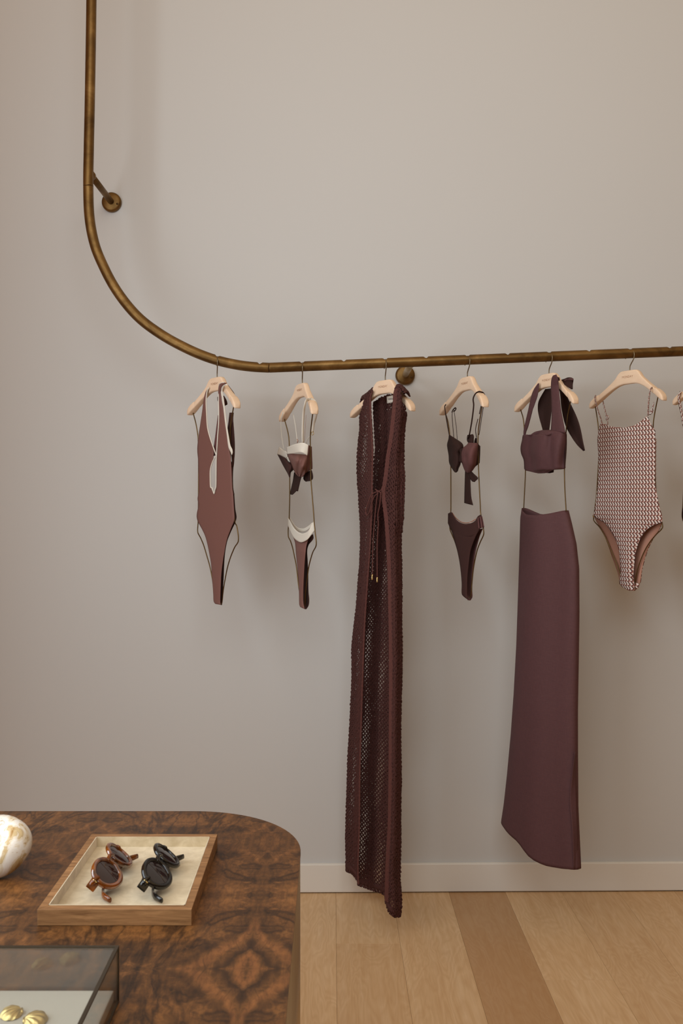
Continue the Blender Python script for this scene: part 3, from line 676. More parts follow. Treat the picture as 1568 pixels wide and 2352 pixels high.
for i, (x, y) in enumerate(bleft):
    if 900 < y < 1040: bleft[i] = (x+4, y)
    elif y >= 1150: bleft[i] = (x-4, y)
bright = [(x+5, y) for x, y in rplk if y > 905]+[(931, 905)]
bright = [(x if y < 945 else min(x+6, 925), y) for x, y in bright]
sB = panel_surf(frd, bleft, [(936, 880), (934, 905), (931, 950)]+[(x, y) for x, y in right_edge if y > 960], lin_i([0, .2, .45, .7, 1], [925, 914, 906, 905, 925]), lin_i([0, .2, .5, .8, 1], [2033, 2041, 2050, 2064, 2085]), lambda s, t: -.035+.012*math.sin(s*9+t*1.5))
knit('front_left_panel', frd, sL, 13, 240, M_yarn, g3, seed=1, r=.0027, dense=.8)
knit('front_right_panel', frd, sR, 12, 250, M_yarn, g3, seed=2, r=.0028, dense=.4)
knit('back_panel', frd, sB, 26, 240, M_yarn, g3, seed=3, r=.0032, dense=.7)
def bandstrip(name, pts, w_, wid, parent, n=260, fr=frd, wcol=3, mat=M_placket):
    """dense knitted edge band of side-by-side yarns"""
    C = crom([fr.px(x, y, w_) for x, y in pts], n); VV = []; FF = []; off = 0; fb = gridf(n, 5, True); rg = np.random.RandomState(9)
    for c in range(wcol):
        s = (c+.5)/wcol-.5; q = C+fr.U*(s*wid)+np.outer(np.sin(np.arange(n)*2.6+c*2)*.0013, fr.U)+fr.W*.001*(1-abs(s)*2)
        V, _ = tube_geo(q, wid/wcol*.62, 5, False); VV.append(V); FF.append(fb+off); off += len(V)
    return mk(name, np.vstack(VV), np.vstack(FF), mat, parent)
bandstrip('placket_band', [(x-1, y) for x, y in lplk], .024, .007, g3)
bandstrip('placket_band', [(x+4, y) for x, y in rplk], .032, .018, g3, wcol=5)
hemL = [(sL(s, .995)) for s in np.linspace(0, 1, 10)]; hemR = [sR(s, .995) for s in np.linspace(0, 1, 10)]; hemB = [sB(s, .995) for s in np.linspace(0, .9, 10)]
def hem(name, pts, parent, hgt=.016):
    C = crom(pts, 60); VV = []; FF = []; off = 0
    for i in range(60):
        q = np.array([C[i]+(0, 0, hgt), C[i]+(0, 0, hgt*.5)+frd.W*.001, C[i]]); V, f_ = tube_geo(q, .0022, 5, True); VV.append(V); FF += [tuple(int(v)+off for v in ff) for ff in f_]; off += len(V)
    return mk(name, np.vstack(VV), FF, M_yarn, parent)
hem('hem_rib', hemL, g3); hem('hem_rib', hemR, g3); hem('hem_rib', hemB, g3)
# shoulders wrap over the hanger arms
def shoulder(name, pts_f, w1, pts_b, w2, cols):
    Fp = crom([frd.px(x, y, w1) for x, y in pts_f], 30); Bp = crom([frd.px(x, y, w2) for x, y in pts_b], 30)
    def surf(s, t):
        A = Fp[int(s*29)]; B = Bp[int(s*29)]; M = (A+B)/2+np.array([0, 0, .020]); return A*(1-t)**2+2*M*t*(1-t)+B*t*t
    knit(name, frd, surf, cols, 7, M_yarn, g3, r=.0028, seed=5)
shoulder('shoulder', a([(285, 705), (350, 650), (440, 585)]), .022, a([(330, 690), (400, 640), (455, 572)]), -.02, 12)
shoulder('shoulder', a([(748, 560), (780, 530), (830, 560), (880, 620)]), .028, a([(800, 535), (860, 560), (910, 610), (955, 660)]), -.02, 14)
cloth('neck_label', frd, a([(636, 652), (640, 745)]), a([(720, 634), (724, 728)]), cst(-.026), M_label, g3, 5, 5)
lb = frd.px(780+681/5.88, 800+686/5.88, -.0235)
text_mesh('MOND', .020, lb, frd.U, frd.Z, M_ink, 'lettering', [c for c in g3.children if c.name.startswith('neck_label')][0])
WT = .040
tie = piping('tie_cord', frd, b([(560, 190), (520, 170), (430, 215), (385, 320), (352, 430), (365, 490), (400, 450), (432, 330), (470, 235), (520, 190)]), WT, .0017, M_placket, g3, 60)
piping('tie_cord', frd, b([(515, 180), (492, 340), (470, 560), (450, 850), (440, 1295)]), WT, .0017, M_placket, g3, 40)
piping('tie_cord', frd, b([(555, 180), (540, 350), (515, 480), (520, 600), (506, 900), (506, 1330)]), WT, .0017, M_placket, g3, 40)
piping('tie_cord', frd, b([(480, 140), (520, 165), (560, 150), (580, 100)]), WT-.008, .002, M_placket, g3, 16)
for q in (((440, 1290), (438, 1362)), ((506, 1328), (506, 1395))):
    piping('cord_tip', frd, b(q), WT, .0027, M_goldtip, g3, 6)

# ---- 4: dark plum bikini
fr = FRS[3]; a = T(980, 800, 6.533); b = T(980, 1080, 6.533)
t4 = empty('bikini_bra', fr.loc(0, 0, -.2), 'dark plum underwired bikini top tied in front, thin straps', 'bikini top')
cloth('cup', fr, a([(333, 1300), (326, 1360), (306, 1445), (314, 1520), (328, 1600), (334, 1700), (352, 1755), (378, 1800), (405, 1842), (425, 1862)]), a([(345, 1305), (425, 1355), (530, 1430), (545, 1495), (510, 1550), (515, 1650), (500, 1745), (474, 1800), (462, 1842), (440, 1862)]), lambda s, t: .004+.020*(1-s*s)*min(1, t*3+.1), M_ribbon, t4, 34, 14, wob=.0012, seed=5)
cloth('cup', fr, a([(625, 1415), (600, 1450), (545, 1495), (515, 1545), (510, 1610), (514, 1680), (535, 1740), (556, 1800), (575, 1840), (610, 1868)]), a([(762, 1425), (766, 1450), (762, 1500), (758, 1560), (752, 1620), (744, 1690), (730, 1760), (700, 1810), (680, 1840), (640, 1868)]), lambda s, t: .010+.028*(1-s*s)*math.sin(PI*min(1, t*.9+.1))-.010*math.exp(-((s+.35)**2+(t-.5)**2)/.03), M_plum_rib, t4, 34, 16, wob=.0010, seed=6)
cloth('side_wing', fr, a([(764, 1432), (758, 1560), (745, 1680), (705, 1790)]), a([(798, 1470), (796, 1570), (792, 1660), (790, 1722)]), lambda s, t: .004-.008*(s+1), M_ribbon, t4, 20, 6)
cloth('strap_knot', fr, a([(612, 1300), (604, 1340), (606, 1390), (630, 1425)]), a([(690, 1290), (704, 1320), (702, 1370), (700, 1420)]), lambda s, t: .006+.006*(1-s*s), M_ribbon, t4, 12, 7)
cloth('strap_knot', fr, a([(728, 1345), (715, 1395), (712, 1425)]), a([(750, 1345), (750, 1400), (755, 1432)]), cst(-.006), M_ribbon, t4, 8, 4)
cloth('centre_tie', fr, a([(478, 1520), (500, 1570), (490, 1620), (478, 1700)]), a([(530, 1500), (520, 1580), (525, 1640), (530, 1720)]), cst(.016), M_ribbon, t4, 12, 5)
cloth('tie_tail', fr, a([(575, 1830), (568, 2100), (565, 2240), (563, 2322)]), a([(648, 1850), (655, 2100), (665, 2240), (692, 2356)]), lambda s, t: .006+.003*s, M_ribbon, t4, 24, 6, wob=.001)
cloth('tie_tail', fr, a([(632, 1880), (650, 1950), (685, 2000), (712, 2006)]), a([(668, 1848), (710, 1890), (765, 1940), (762, 1962)]), lambda s, t: .010, M_ribbon, t4, 12, 6, wob=.001)
def S4(L, w_, wd=.004, n=24): strap('shoulder_strap', fr, [(p[0], p[1], q) for p, q in zip(a(L), w_)] if isinstance(w_, list) else a(L), 0 if isinstance(w_, list) else w_, wd, M_ribbon, t4, n, flat=.45)
S4([(284, 845), (268, 870), (278, 960), (300, 1100), (335, 1295)], .027, .0048)
S4([(385, 930), (378, 1000), (388, 1150), (405, 1345)], -.010, .0042)
S4([(405, 930), (425, 1060), (445, 1220), (456, 1385)], -.012, .0036)
S4([(800, 650), (765, 655), (722, 690), (694, 760), (702, 850), (680, 1050), (640, 1285), (615, 1360)], [.010, .020, .033, .035, .032, .028, .020, .012], .0044, 34)
S4([(795, 650), (845, 668), (872, 715)], [.012, .0, -.004], .0040)
S4([(850, 870), (820, 1050), (788, 1260), (780, 1300)], -.014, .0044)
S4([(812, 870), (800, 930), (788, 985)], -.006, .0060)
S4([(766, 1060), (738, 1170), (730, 1230), (745, 1340)], -.010, .0036)
ring = [fr.px(980+(882+13*math.cos(q))/6.533, 800+(795+22*math.sin(q))/6.533, -.012) for q in np.linspace(0, 2*PI, 15)]
tube('strap_loop', ring, .0012, M_ribbon, t4, 6)
strap('strap_bow', fr, a([(375, 960), (395, 920), (425, 895), (438, 905), (420, 935), (400, 945)]), -.012, .0045, M_ribbon, t4, 20, flat=.5)
p4 = empty('bikini_bottom', fr.loc(0, 0, -.45), 'dark plum bikini bottom with a dipped waist', 'bikini bottom')
fl4 = b([(318, 655), (318, 790), (340, 810), (350, 860), (385, 950), (430, 1100), (470, 1250), (500, 1420), (515, 1560), (525, 1700), (527, 1860), (560, 1900), (612, 1935)])
TL = b([(320, 650), (372, 632), (405, 690), (450, 752), (520, 795), (590, 806), (660, 793), (725, 760), (760, 700), (805, 668), (826, 692)])
# waist part: ruled between the curved waist and a chord lower down
BLn = b([(318, 795), (365, 900), (415, 960), (470, 985), (530, 1000), (590, 1010), (650, 1000), (700, 985), (745, 950), (790, 880), (858, 850)])
cloth('waist_yoke', fr, TL, BLn, lambda s, t: .010*math.sin(PI*t)+.002, M_plum_and_shade, p4, 40, 8)
cloth('front_panel', fr, b([(345, 850), (385, 950), (430, 1100), (470, 1250), (500, 1420), (515, 1560), (525, 1700), (527, 1860), (560, 1900), (600, 1930)]), b([(800, 870), (735, 985), (682, 1120), (650, 1230), (628, 1400), (612, 1550), (605, 1700), (604, 1850), (606, 1900), (618, 1938)]), lambda s, t: .010+.003*(1-s*s)-.004*max(0, 1-6*t), M_plum_and_shade, p4, 50, 12)
cloth('back_panel', fr, b([(700, 900), (690, 1000), (650, 1130), (620, 1300), (605, 1420), (590, 1600), (590, 1800), (600, 1900), (612, 1950)]), b([(838, 875), (792, 985), (752, 1130), (720, 1280), (697, 1420), (682, 1600), (677, 1800), (680, 1905), (650, 1955)]), lambda s, t: -.010, M_plum_rib, p4, 50, 8)
cloth('side_gather', fr, b([(760, 715), (765, 780), (775, 880)]), b([(826, 690), (845, 780), (858, 855)]), lambda s, t: .010+.004*math.sin(s*6), M_plum_rib, p4, 10, 12)
piping('waist_binding', fr, b([(380, 640), (420, 700), (460, 740), (520, 780), (590, 792), (660, 778), (730, 735)]), -.004, .0016, M_lining, p4, 40)
cloth('care_tag', fr, b([(630, 792), (632, 806)]), b([(718, 770), (690, 800)]), cst(.006), M_label, p4, 3, 4)
wire_set(fr, HG[3], a([(320, 1120), (350, 1400), (358, 1765), (360, 2352)])+b([(358, 625), (345, 800), (345, 880), (370, 950), (420, 1070), (465, 1220), (500, 1400), (520, 1560), (545, 1750), (600, 1890)]),
         a([(775, 1200), (766, 1420), (772, 1720), (786, 2080), (800, 2340)])+b([(806, 640), (835, 800), (848, 880), (852, 960), (800, 1080), (755, 1200), (720, 1350), (695, 1500), (675, 1700), (660, 1880), (630, 1920)]))

# ---- 5: halter top and long skirt
fr = FRS[4]; frs = Fr(hook_px[4], 60); a = T(1160, 790, 5.88); b = T(1140, 1150, 2.7045)
t5 = empty('halter_top', fr.loc(0, 0, -.2), 'plum linen halter bandeau top with broad neck ties in a bow', 'top')
def cupw(s, t): return .012+.030*(1-s*s)*math.sin(PI*min(1, .15+t*.85))+.006*math.sin(7*s+2+3*t)*math.sin(PI*t)-.012*math.exp(-((s+.60)/.13)**2)*math.sin(PI*t)-.006*math.exp(-((s-.15-.3*t)/.10)**2)*math.sin(PI*t)
cloth('bandeau', fr, a([(500, 1166), (395, 1192), (318, 1238), (248, 1225), (228, 1300), (208, 1400), (216, 1480), (248, 1560), (256, 1630), (262, 1695), (340, 1722), (440, 1748)]), a([(612, 1163), (800, 1186), (826, 1215), (828, 1240), (828, 1310), (826, 1400), (820, 1480), (812, 1560), (808, 1630), (808, 1680), (650, 1700), (560, 1742)]), cupw, M_linen, t5, 50, 22, wob=.0012, seed=8)
cloth('side_panel', fr, a([(806, 1190), (815, 1320), (812, 1480), (800, 1600), (796, 1680)]), a([(826, 1215), (828, 1330), (822, 1480), (812, 1600), (808, 1680)]), lambda s, t: .012-.012*(s+1), M_ribbon, t5, 20, 5)
cloth('under_hem', fr, a([(540, 1742), (600, 1746)]), a([(655, 1700), (650, 1735)]), cst(-.01), M_ribbon, t5, 4, 5)
cloth('neck_tie', fr, a([(648, 425), (626, 470), (618, 600), (624, 750), (626, 1000), (616, 1180)]), a([(690, 410), (712, 470), (720, 560), (733, 700), (755, 890), (812, 1200)]), lambda s, t: .024+.012*max(0, 1-5*t)+.004*(1-s*s), M_linen, t5, 40, 9, wob=.0006)
cloth('neck_tie', fr, a([(442, 535), (385, 620), (350, 720), (310, 900), (275, 1050), (250, 1170), (248, 1235)]), a([(456, 530), (440, 680), (395, 820), (362, 920), (310, 1110), (280, 1190), (272, 1230)]), lambda s, t: .017+.003*(1-s*s)-.005*t, M_linen, t5, 40, 7, wob=.001)
cloth('tie_tail', fr, a([(540, 610), (455, 760), (440, 880), (460, 1000), (490, 1110), (512, 1180)]), a([(620, 600), (622, 750), (620, 900), (612, 1000), (600, 1100), (588, 1180)]), lambda s, t: -.020+.006*s*s, M_ribbon, t5, 34, 9, wob=.0012)
cloth('tie_tail', fr, a([(690, 560), (735, 640), (755, 850), (800, 1060), (860, 1200), (960, 1350), (1055, 1445)]), a([(730, 560), (800, 650), (870, 790), (960, 980), (1010, 1130), (1050, 1330), (1074, 1440)]), lambda s, t: -.024+.006*s*s, M_ribbon, t5, 44, 9, wob=.0012)
cloth('bow_loop', fr, a([(735, 492), (800, 470), (850, 452), (895, 455), (922, 478)]), a([(745, 508), (800, 550), (860, 590), (905, 612), (905, 560)]), lambda s, t: -.008+.010*math.sin(PI*t), M_ribbon, t5, 20, 9, wob=.0012)
cloth('bow_fold', fr, a([(790, 482), (850, 458), (920, 468)]), a([(800, 500), (860, 490), (918, 492)]), lambda s, t: .0+.003*(1-s*s), M_linen, t5, 14, 5)
cloth('bow_knot', fr, a([(695, 440), (700, 490)]), a([(728, 455), (735, 492)]), lambda s, t: .004+.006*(1-s*s), M_ribbon, t5, 8, 7)
sk = empty('skirt', frs.loc(0, 0, -.8), 'long plum linen skirt with a slit at the side', 'skirt')
skL = b([(165, 45), (155, 110), (150, 300), (140, 600), (130, 900), (115, 1200), (98, 1450), (75, 1700), (55, 1880), (38, 1990)])
skR = b([(432, 60), (455, 150), (482, 270), (498, 420), (499, 700), (494, 1000), (488, 1300), (488, 1560), (490, 1900), (507, 2290)])
# front and back as one tube, top and hem follow the curves of the photo
def skirt_mesh():
    n, m = 110, 26
    top = b([(165, 45), (200, 68), (230, 84), (300, 90), (360, 80), (432, 60)]); hemp = b([(38, 1990), (100, 2025), (150, 2060), (210, 2100), (240, 2132), (280, 2180), (330, 2225), (380, 2258), (440, 2275), (480, 2281), (507, 2290)])
    ys = np.linspace(1150, 2020, 300)
    Lx = yinterp(skL, ys); Rx = yinterp(skR, ys); V = []
    def xy(f, t):
        # f along width 0..1
        x0 = top[0][0]*(1-f)+top[-1][0]*f; y0 = np.interp(x0, [p[0] for p in top], [p[1] for p in top])
        x1 = hemp[0][0]*(1-f)+hemp[-1][0]*f; y1 = np.interp(x1, [p[0] for p in hemp], [p[1] for p in hemp])
        # the sides at this height
        y = y0+(y1-y0)*t
        x = np.interp(y, ys, Lx)*(1-f)+np.interp(y, ys, Rx)*f
        if f > .985: x = np.interp(y, ys, Rx)
        return x, y
    K = 2*m-2
    for i in range(n):
        t = i/(n-1); g = .030+.016*t
        for side in (1, -1):
            rng = range(m) if side == 1 else range(m-2, 0, -1)
            for j in rng:
                f = .5-.5*math.cos(PI*j/(m-1)); s = 2*f-1; x, y = xy(f, t)
                p0 = frs.uz(frs.px(x, y, 0)); e = math.sqrt(max(0, 1-s*s))
                ww = side*g*e
                if side == 1: ww += .008*math.sin(3.3*s+2.2)*(1-s*s)+.0016*math.sin(5*s+t*8)*e+.004*t*math.sin(s*7)*e
                if side == -1: ww -= .004
                V.append(frs.loc(p0[0], ww, p0[2]))
    return V, gridf(n, K, True)
V, fs = skirt_mesh(); mk('skirt_body', V, fs, M_linen, sk, solid=.0012)
cloth('slit_flap', frs, b([(487, 1560), (470, 1700), (455, 1850), (470, 2050), (478, 2285)]), b([(489, 1570), (492, 1700), (496, 1850), (503, 2050), (507, 2292)]), lambda s, t: .016-.010*(s+1)+.004*math.sin(t*PI), M_linen, sk, 30, 6, solid=.001)
piping('seam', frs, b([(372, 240), (362, 600), (352, 800), (345, 1200), (330, 1700), (322, 2215)]), .0305, .0005, M_ribbon, sk, 40) if False else None
wire_set(fr, HG[4], a([(240, 1000), (256, 1150), (266, 1400), (272, 1700), (262, 1950), (248, 2225)]), a([(845, 950), (822, 1170), (805, 1400), (798, 1680), (805, 1980), (822, 2262)]), 0, 0)

# ---- 6: zigzag pattern one-piece
fr = FRS[5]; a = T(1340, 790, 6.877); b = T(1340, 1080, 6.877)
g6 = empty('swimsuit', fr.loc(0, 0, -.35), 'white and burgundy zigzag patterned one-piece with thin straps', 'swimsuit')
def w6(s, t): return .012+.008*(1-s*s)
ye = a([(240, 1330), (245, 1262), (400, 1292)])
# upper edge dips in the middle: rule from the curved neckline down
nk = a([(243, 1330), (262, 1262), (330, 1258), (400, 1292), (500, 1312), (640, 1322), (780, 1297), (860, 1250), (940, 1190), (1010, 1128), (1060, 1270), (1130, 1372)])
nx = np.linspace(nk[0][0], nk[-1][0], 34)
def ny(x): return float(np.interp(x, [p[0] for p in nk], [p[1] for p in nk]))
n_, m_ = 120, 34
ledge = a([(240, 1330), (226, 1450), (218, 1520), (230, 1700), (235, 1900), (228, 2132)])+b([(225, 200), (205, 380), (190, 520), (170, 650), (150, 712), (215, 765), (300, 805), (350, 850), (410, 930), (460, 1010), (500, 1080), (540, 1180), (565, 1300), (580, 1450), (588, 1600), (575, 1720), (580, 1815), (650, 1872), (720, 1895)])
redge = a([(1130, 1372), (1130, 1600), (1125, 1900), (1125, 2132)])+b([(1120, 100), (1140, 300), (1165, 420), (1185, 550), (1215, 680), (1246, 780), (1235, 825), (1150, 852), (1070, 890), (1000, 940), (950, 1000), (900, 1080), (860, 1180), (830, 1280), (810, 1400), (795, 1550), (787, 1700), (800, 1800), (800, 1905)])
lyy = np.array(ledge); ryy = np.array(redge)
def mono(E):
    E = np.array(E); y = np.maximum.accumulate(E[:, 1]+np.arange(len(E))*1e-4); return E[:, 0], y
lx_, ly_ = mono(ledge); rx_, ry_ = mono(redge)
yend = 1080+1900/6.877
V = []; UVs = []
for i in range(n_):
    t = i/(n_-1)
    for j in range(m_):
        f = j/(m_-1); s = 2*f-1; y0 = ny(nx[j] if False else nk[0][0]*(1-f)+nk[-1][0]*f); tt = t
        y = y0+(yend-y0)*tt; x = np.interp(y, ly_, lx_)*(1-f)+np.interp(y, ry_, rx_)*f
        if t < .02 and j == 0: pass
        p = fr.px(x, y, w6(s, t)*(1 if t < .9 else 1-(t-.9)*4)); V.append(p); q = fr.uz(p); UVs.append((q[0], q[2]))
mk('front_panel', V, gridf(n_, m_), M_hound, g6, uv=UVs, solid=.0014)
# edges of the leg openings
piping('leg_binding', fr, b([(150, 715), (215, 765), (300, 805), (350, 850), (410, 930), (460, 1010), (500, 1080), (540, 1180), (565, 1300), (580, 1450), (588, 1600)]), .012, .0011, M_plum_and_shade, g6, 50)
piping('leg_binding', fr, b([(1235, 825), (1150, 852), (1070, 890), (1000, 940), (950, 1000), (900, 1080), (860, 1180), (830, 1280), (810, 1400), (795, 1550), (787, 1700)]), .012, .0013, M_plum_and_shade, g6, 50)
bkL = a([(262, 1500), (240, 1800), (235, 2132)])+b([(205, 380), (172, 650), (175, 750), (230, 860), (290, 960), (345, 1080), (390, 1200), (420, 1290), (450, 1380), (485, 1470), (520, 1560), (555, 1680), (590, 1800), (700, 1895)])
bkR = a([(1138, 1500), (1132, 1800), (1132, 2132)])+b([(1145, 380), (1215, 680), (1238, 800), (1225, 870), (1190, 930), (1120, 1040), (1060, 1140), (1020, 1230), (960, 1400), (925, 1540), (900, 1680), (875, 1820), (800, 1905)])
cloth('back_lining', fr, bkL, bkR, lambda s, t: -.009, M_lining, g6, 70, 12, solid=.0008, uv=True)
cloth('back_panel', fr, [(x+.2, y) for x, y in bkL], [(x+1.3, y) for x, y in bkR], lambda s, t: -.012, M_hound, g6, 70, 12, solid=.001, uv=True)
cloth('crotch', fr, b([(560, 1740), (575, 1812), (650, 1872)]), b([(870, 1790), (868, 1850), (790, 1905)]), lambda s, t: -.003+.008*(1-s*s), M_hound, g6, 12, 12, solid=.001, uv=True)
def S6(L, w_): strap('shoulder_strap', fr, [(p[0], p[1], q) for p, q in zip(a(L), w_)] if isinstance(w_, list) else a(L), 0 if isinstance(w_, list) else w_, .0052, M_hound, g6, 28, flat=.7, uv=True)
S6([(186, 810), (178, 860), (205, 970), (240, 1090), (275, 1190), (292, 1270)], [.022, .028, .026, .022, .016, .013])
S6([(300, 890), (320, 980), (350, 1100), (382, 1280)], -.012)
S6([(1090, 680), (1055, 720), (1032, 850), (1022, 980), (1015, 1130)], [.010, .030, .030, .026, .016])
S6([(1110, 920), (1092, 990), (1060, 1060), (1020, 1115)], -.012)
S6([(1040, 1110), (1070, 1090), (1090, 1050), (1070, 1045), (1048, 1085)], -.010)
S6([(350, 1190), (380, 1140), (386, 1165), (365, 1210)], -.012)
wire_set(fr, HG[5], a([(205, 1120), (232, 1330), (240, 1700)])+b([(200, 400), (160, 730), (160, 795), (250, 900), (340, 1050), (400, 1190), (460, 1330), (530, 1500), (578, 1650), (640, 1790), (720, 1850)]),
         a([(1115, 1130), (1095, 1330), (1100, 1700)])+b([(1150, 400), (1233, 815), (1242, 910), (1150, 1010), (1050, 1130), (970, 1260), (900, 1420), (850, 1580), (815, 1750), (800, 1840), (720, 1850)]))
tube('hip_clip', [fr.px(1340+155/6.877, 1080+705/6.877, .006), fr.px(1340+158/6.877, 1080+745/6.877, .006)], .0028, M_goldtip, g6, 8)

# ---- 7: bikini half outside the frame on the right
fr = FRS[6]
t7 = empty('bikini_bra', fr.loc(0, 0, -.2), 'zigzag patterned bikini top cut off by the right edge', 'bikini top')
strap('shoulder_strap', fr, [(1563, 899, .026), (1558, 912, .030), (1561, 928, .028), (1565, 950, .024), (1569, 975, .018), (1576, 1005, .014)], 0, .0095, M_hound, t7, 30, flat=.6, uv=True)
cloth('cup', fr, [(1576, 1000), (1571, 1030), (1572, 1060)], [(1586, 1000), (1612, 1030), (1630, 1064)], bulge(.010, .015), M_hound, t7, 16, 10, uv=True)
cloth('cup', fr, [(1690, 990), (1655, 1030), (1634, 1064)], [(1700, 990), (1702, 1030), (1704, 1060)], bulge(.010, .015), M_hound, t7, 16, 10, uv=True)
strap('shoulder_strap', fr, [(1702, 905, .020), (1696, 930, .026), (1694, 990, .014)], 0, .008, M_hound, t7, 20, flat=.6, uv=True)
p7 = empty('bikini_bottom', fr.loc(0, 0, -.45), 'dark bikini bottom barely in view at the right edge', 'bikini bottom')
cloth('front_panel', fr, [(1566.5, 1168), (1567, 1190), (1590, 1225), (1608, 1270), (1618, 1350)], [(1712, 1160), (1716, 1185), (1690, 1220), (1660, 1270), (1640, 1352)], bulge(.008, .006), M_plum_and_shade, p7, 40, 12)
wire_set(fr, HG[6], [(1572, 1000), (1568, 1160), (1567, 1192), (1590, 1240), (1622, 1350)], [(1698, 1000), (1712, 1150), (1720, 1195), (1680, 1250), (1632, 1350)])

# ------------------------------------------------------------------ table
TH = .70; XR = -.0488; YB = F*.55/713; RC = .197; X0 = -1.12; YN = .62
def rrect(x0, x1, y0, y1, r, k=20):
    pts = []
    for cx_, cy_, a0 in ((x1-r, y1-r, 0), (x0+r, y1-r, 90), (x0+r, y0+r, 180), (x1-r, y0+r, 270)):
        for i in range(k+1):
            q = math.radians(a0+90*i/k); pts.append((cx_+r*math.cos(q), cy_+r*math.sin(q)))
    return pts
def prism(name, outline, z0, z1, mat, parent, smooth=False, bev=0, loc=None):
    n = len(outline); V = [(x, y, z0) for x, y in outline]+[(x, y, z1) for x, y in outline]
    fs = [tuple(range(n))[::-1], tuple(range(n, 2*n))]+[(i, (i+1) % n, n+(i+1) % n, n+i) for i in range(n)]
    return mk(name, V, fs, mat, parent, smooth=smooth, bev=bev, loc=loc)
tb = empty('display_table', (-.10, 1.10, 0), 'burl walnut display table with rounded corners and bronze sides', 'table')
prism('table_top', rrect(X0, XR, YN, YB, RC), TH-.0035, TH, M_burl, tb)
o = prism('table_body', rrect(X0+.0006, XR-.0006, YN+.0006, YB-.0006, RC, 32), .0, TH-.0035, M_side, tb)
for p in o.data.polygons:
    if abs(p.normal.z) < .5: p.use_smooth = True
# ---- tray
def TP(px, py, z): Y = F*(CH-z)/(py-CY); return np.array([(px-CX)/F*Y, Y, z])
RIM = TH+.0212
nl, nr_, fl_, fr_ = TP(84.4, 2088.2, RIM), TP(438.8, 2089.5, RIM), TP(212, 1915, RIM), TP(499.7, 1916.4, RIM)
tx0, tx1 = (nl[0]+fl_[0])/2, (nr_[0]+fr_[0])/2; ty0, ty1 = (nl[1]+nr_[1])/2, (fl_[1]+fr_[1])/2
tr_ = empty('display_tray', ((tx0+tx1)/2, (ty0+ty1)/2, TH), 'shallow wooden tray lined in beige velvet, holding sunglasses', 'tray')
wd = .0105
def bar(x0, x1, y0, y1):
    # mitred corners are left as butt joints proud of nothing: each side its own piece
    return box('side_rail', x0, x1, y0, y1, TH+.0003, RIM, M_tray, tr_, bev=.0006)
def mitre(c0, c1, i0, i1):
    V = [(*c0, TH+.0003), (*c1, TH+.0003), (*i1, TH+.0003), (*i0, TH+.0003), (*c0, RIM), (*c1, RIM), (*i1, RIM), (*i0, RIM)]
    return mk('side_rail', V, BOXF, M_tray, tr_, smooth=False, bev=.0004)
oc = [(tx0, ty0), (tx1, ty0), (tx1, ty1), (tx0, ty1)]; ic = [(tx0+wd, ty0+wd*1.2), (tx1-wd, ty0+wd*1.2), (tx1-wd, ty1-wd*1.2), (tx0+wd, ty1-wd*1.2)]
for i in range(4): mitre(oc[i], oc[(i+1) % 4], ic[i], ic[(i+1) % 4])
FZ = TH+.006
box('velvet_floor', ic[0][0], ic[1][0], ic[0][1], ic[2][1], TH+.001, FZ, M_velvet, tr_)
e = .0012
for v in (boxv(ic[0][0], ic[0][0]+e, ic[0][1], ic[2][1], FZ, RIM+.0003), boxv(ic[1][0]-e, ic[1][0], ic[0][1], ic[2][1], FZ, RIM+.0003), boxv(ic[0][0], ic[1][0], ic[2][1]-e, ic[2][1], FZ, RIM+.0003), boxv(ic[0][0], ic[1][0], ic[0][1], ic[0][1]+e, FZ, RIM+.0003)):
    mk('velvet_lining', v, BOXF, M_velvet, tr_, smooth=False)
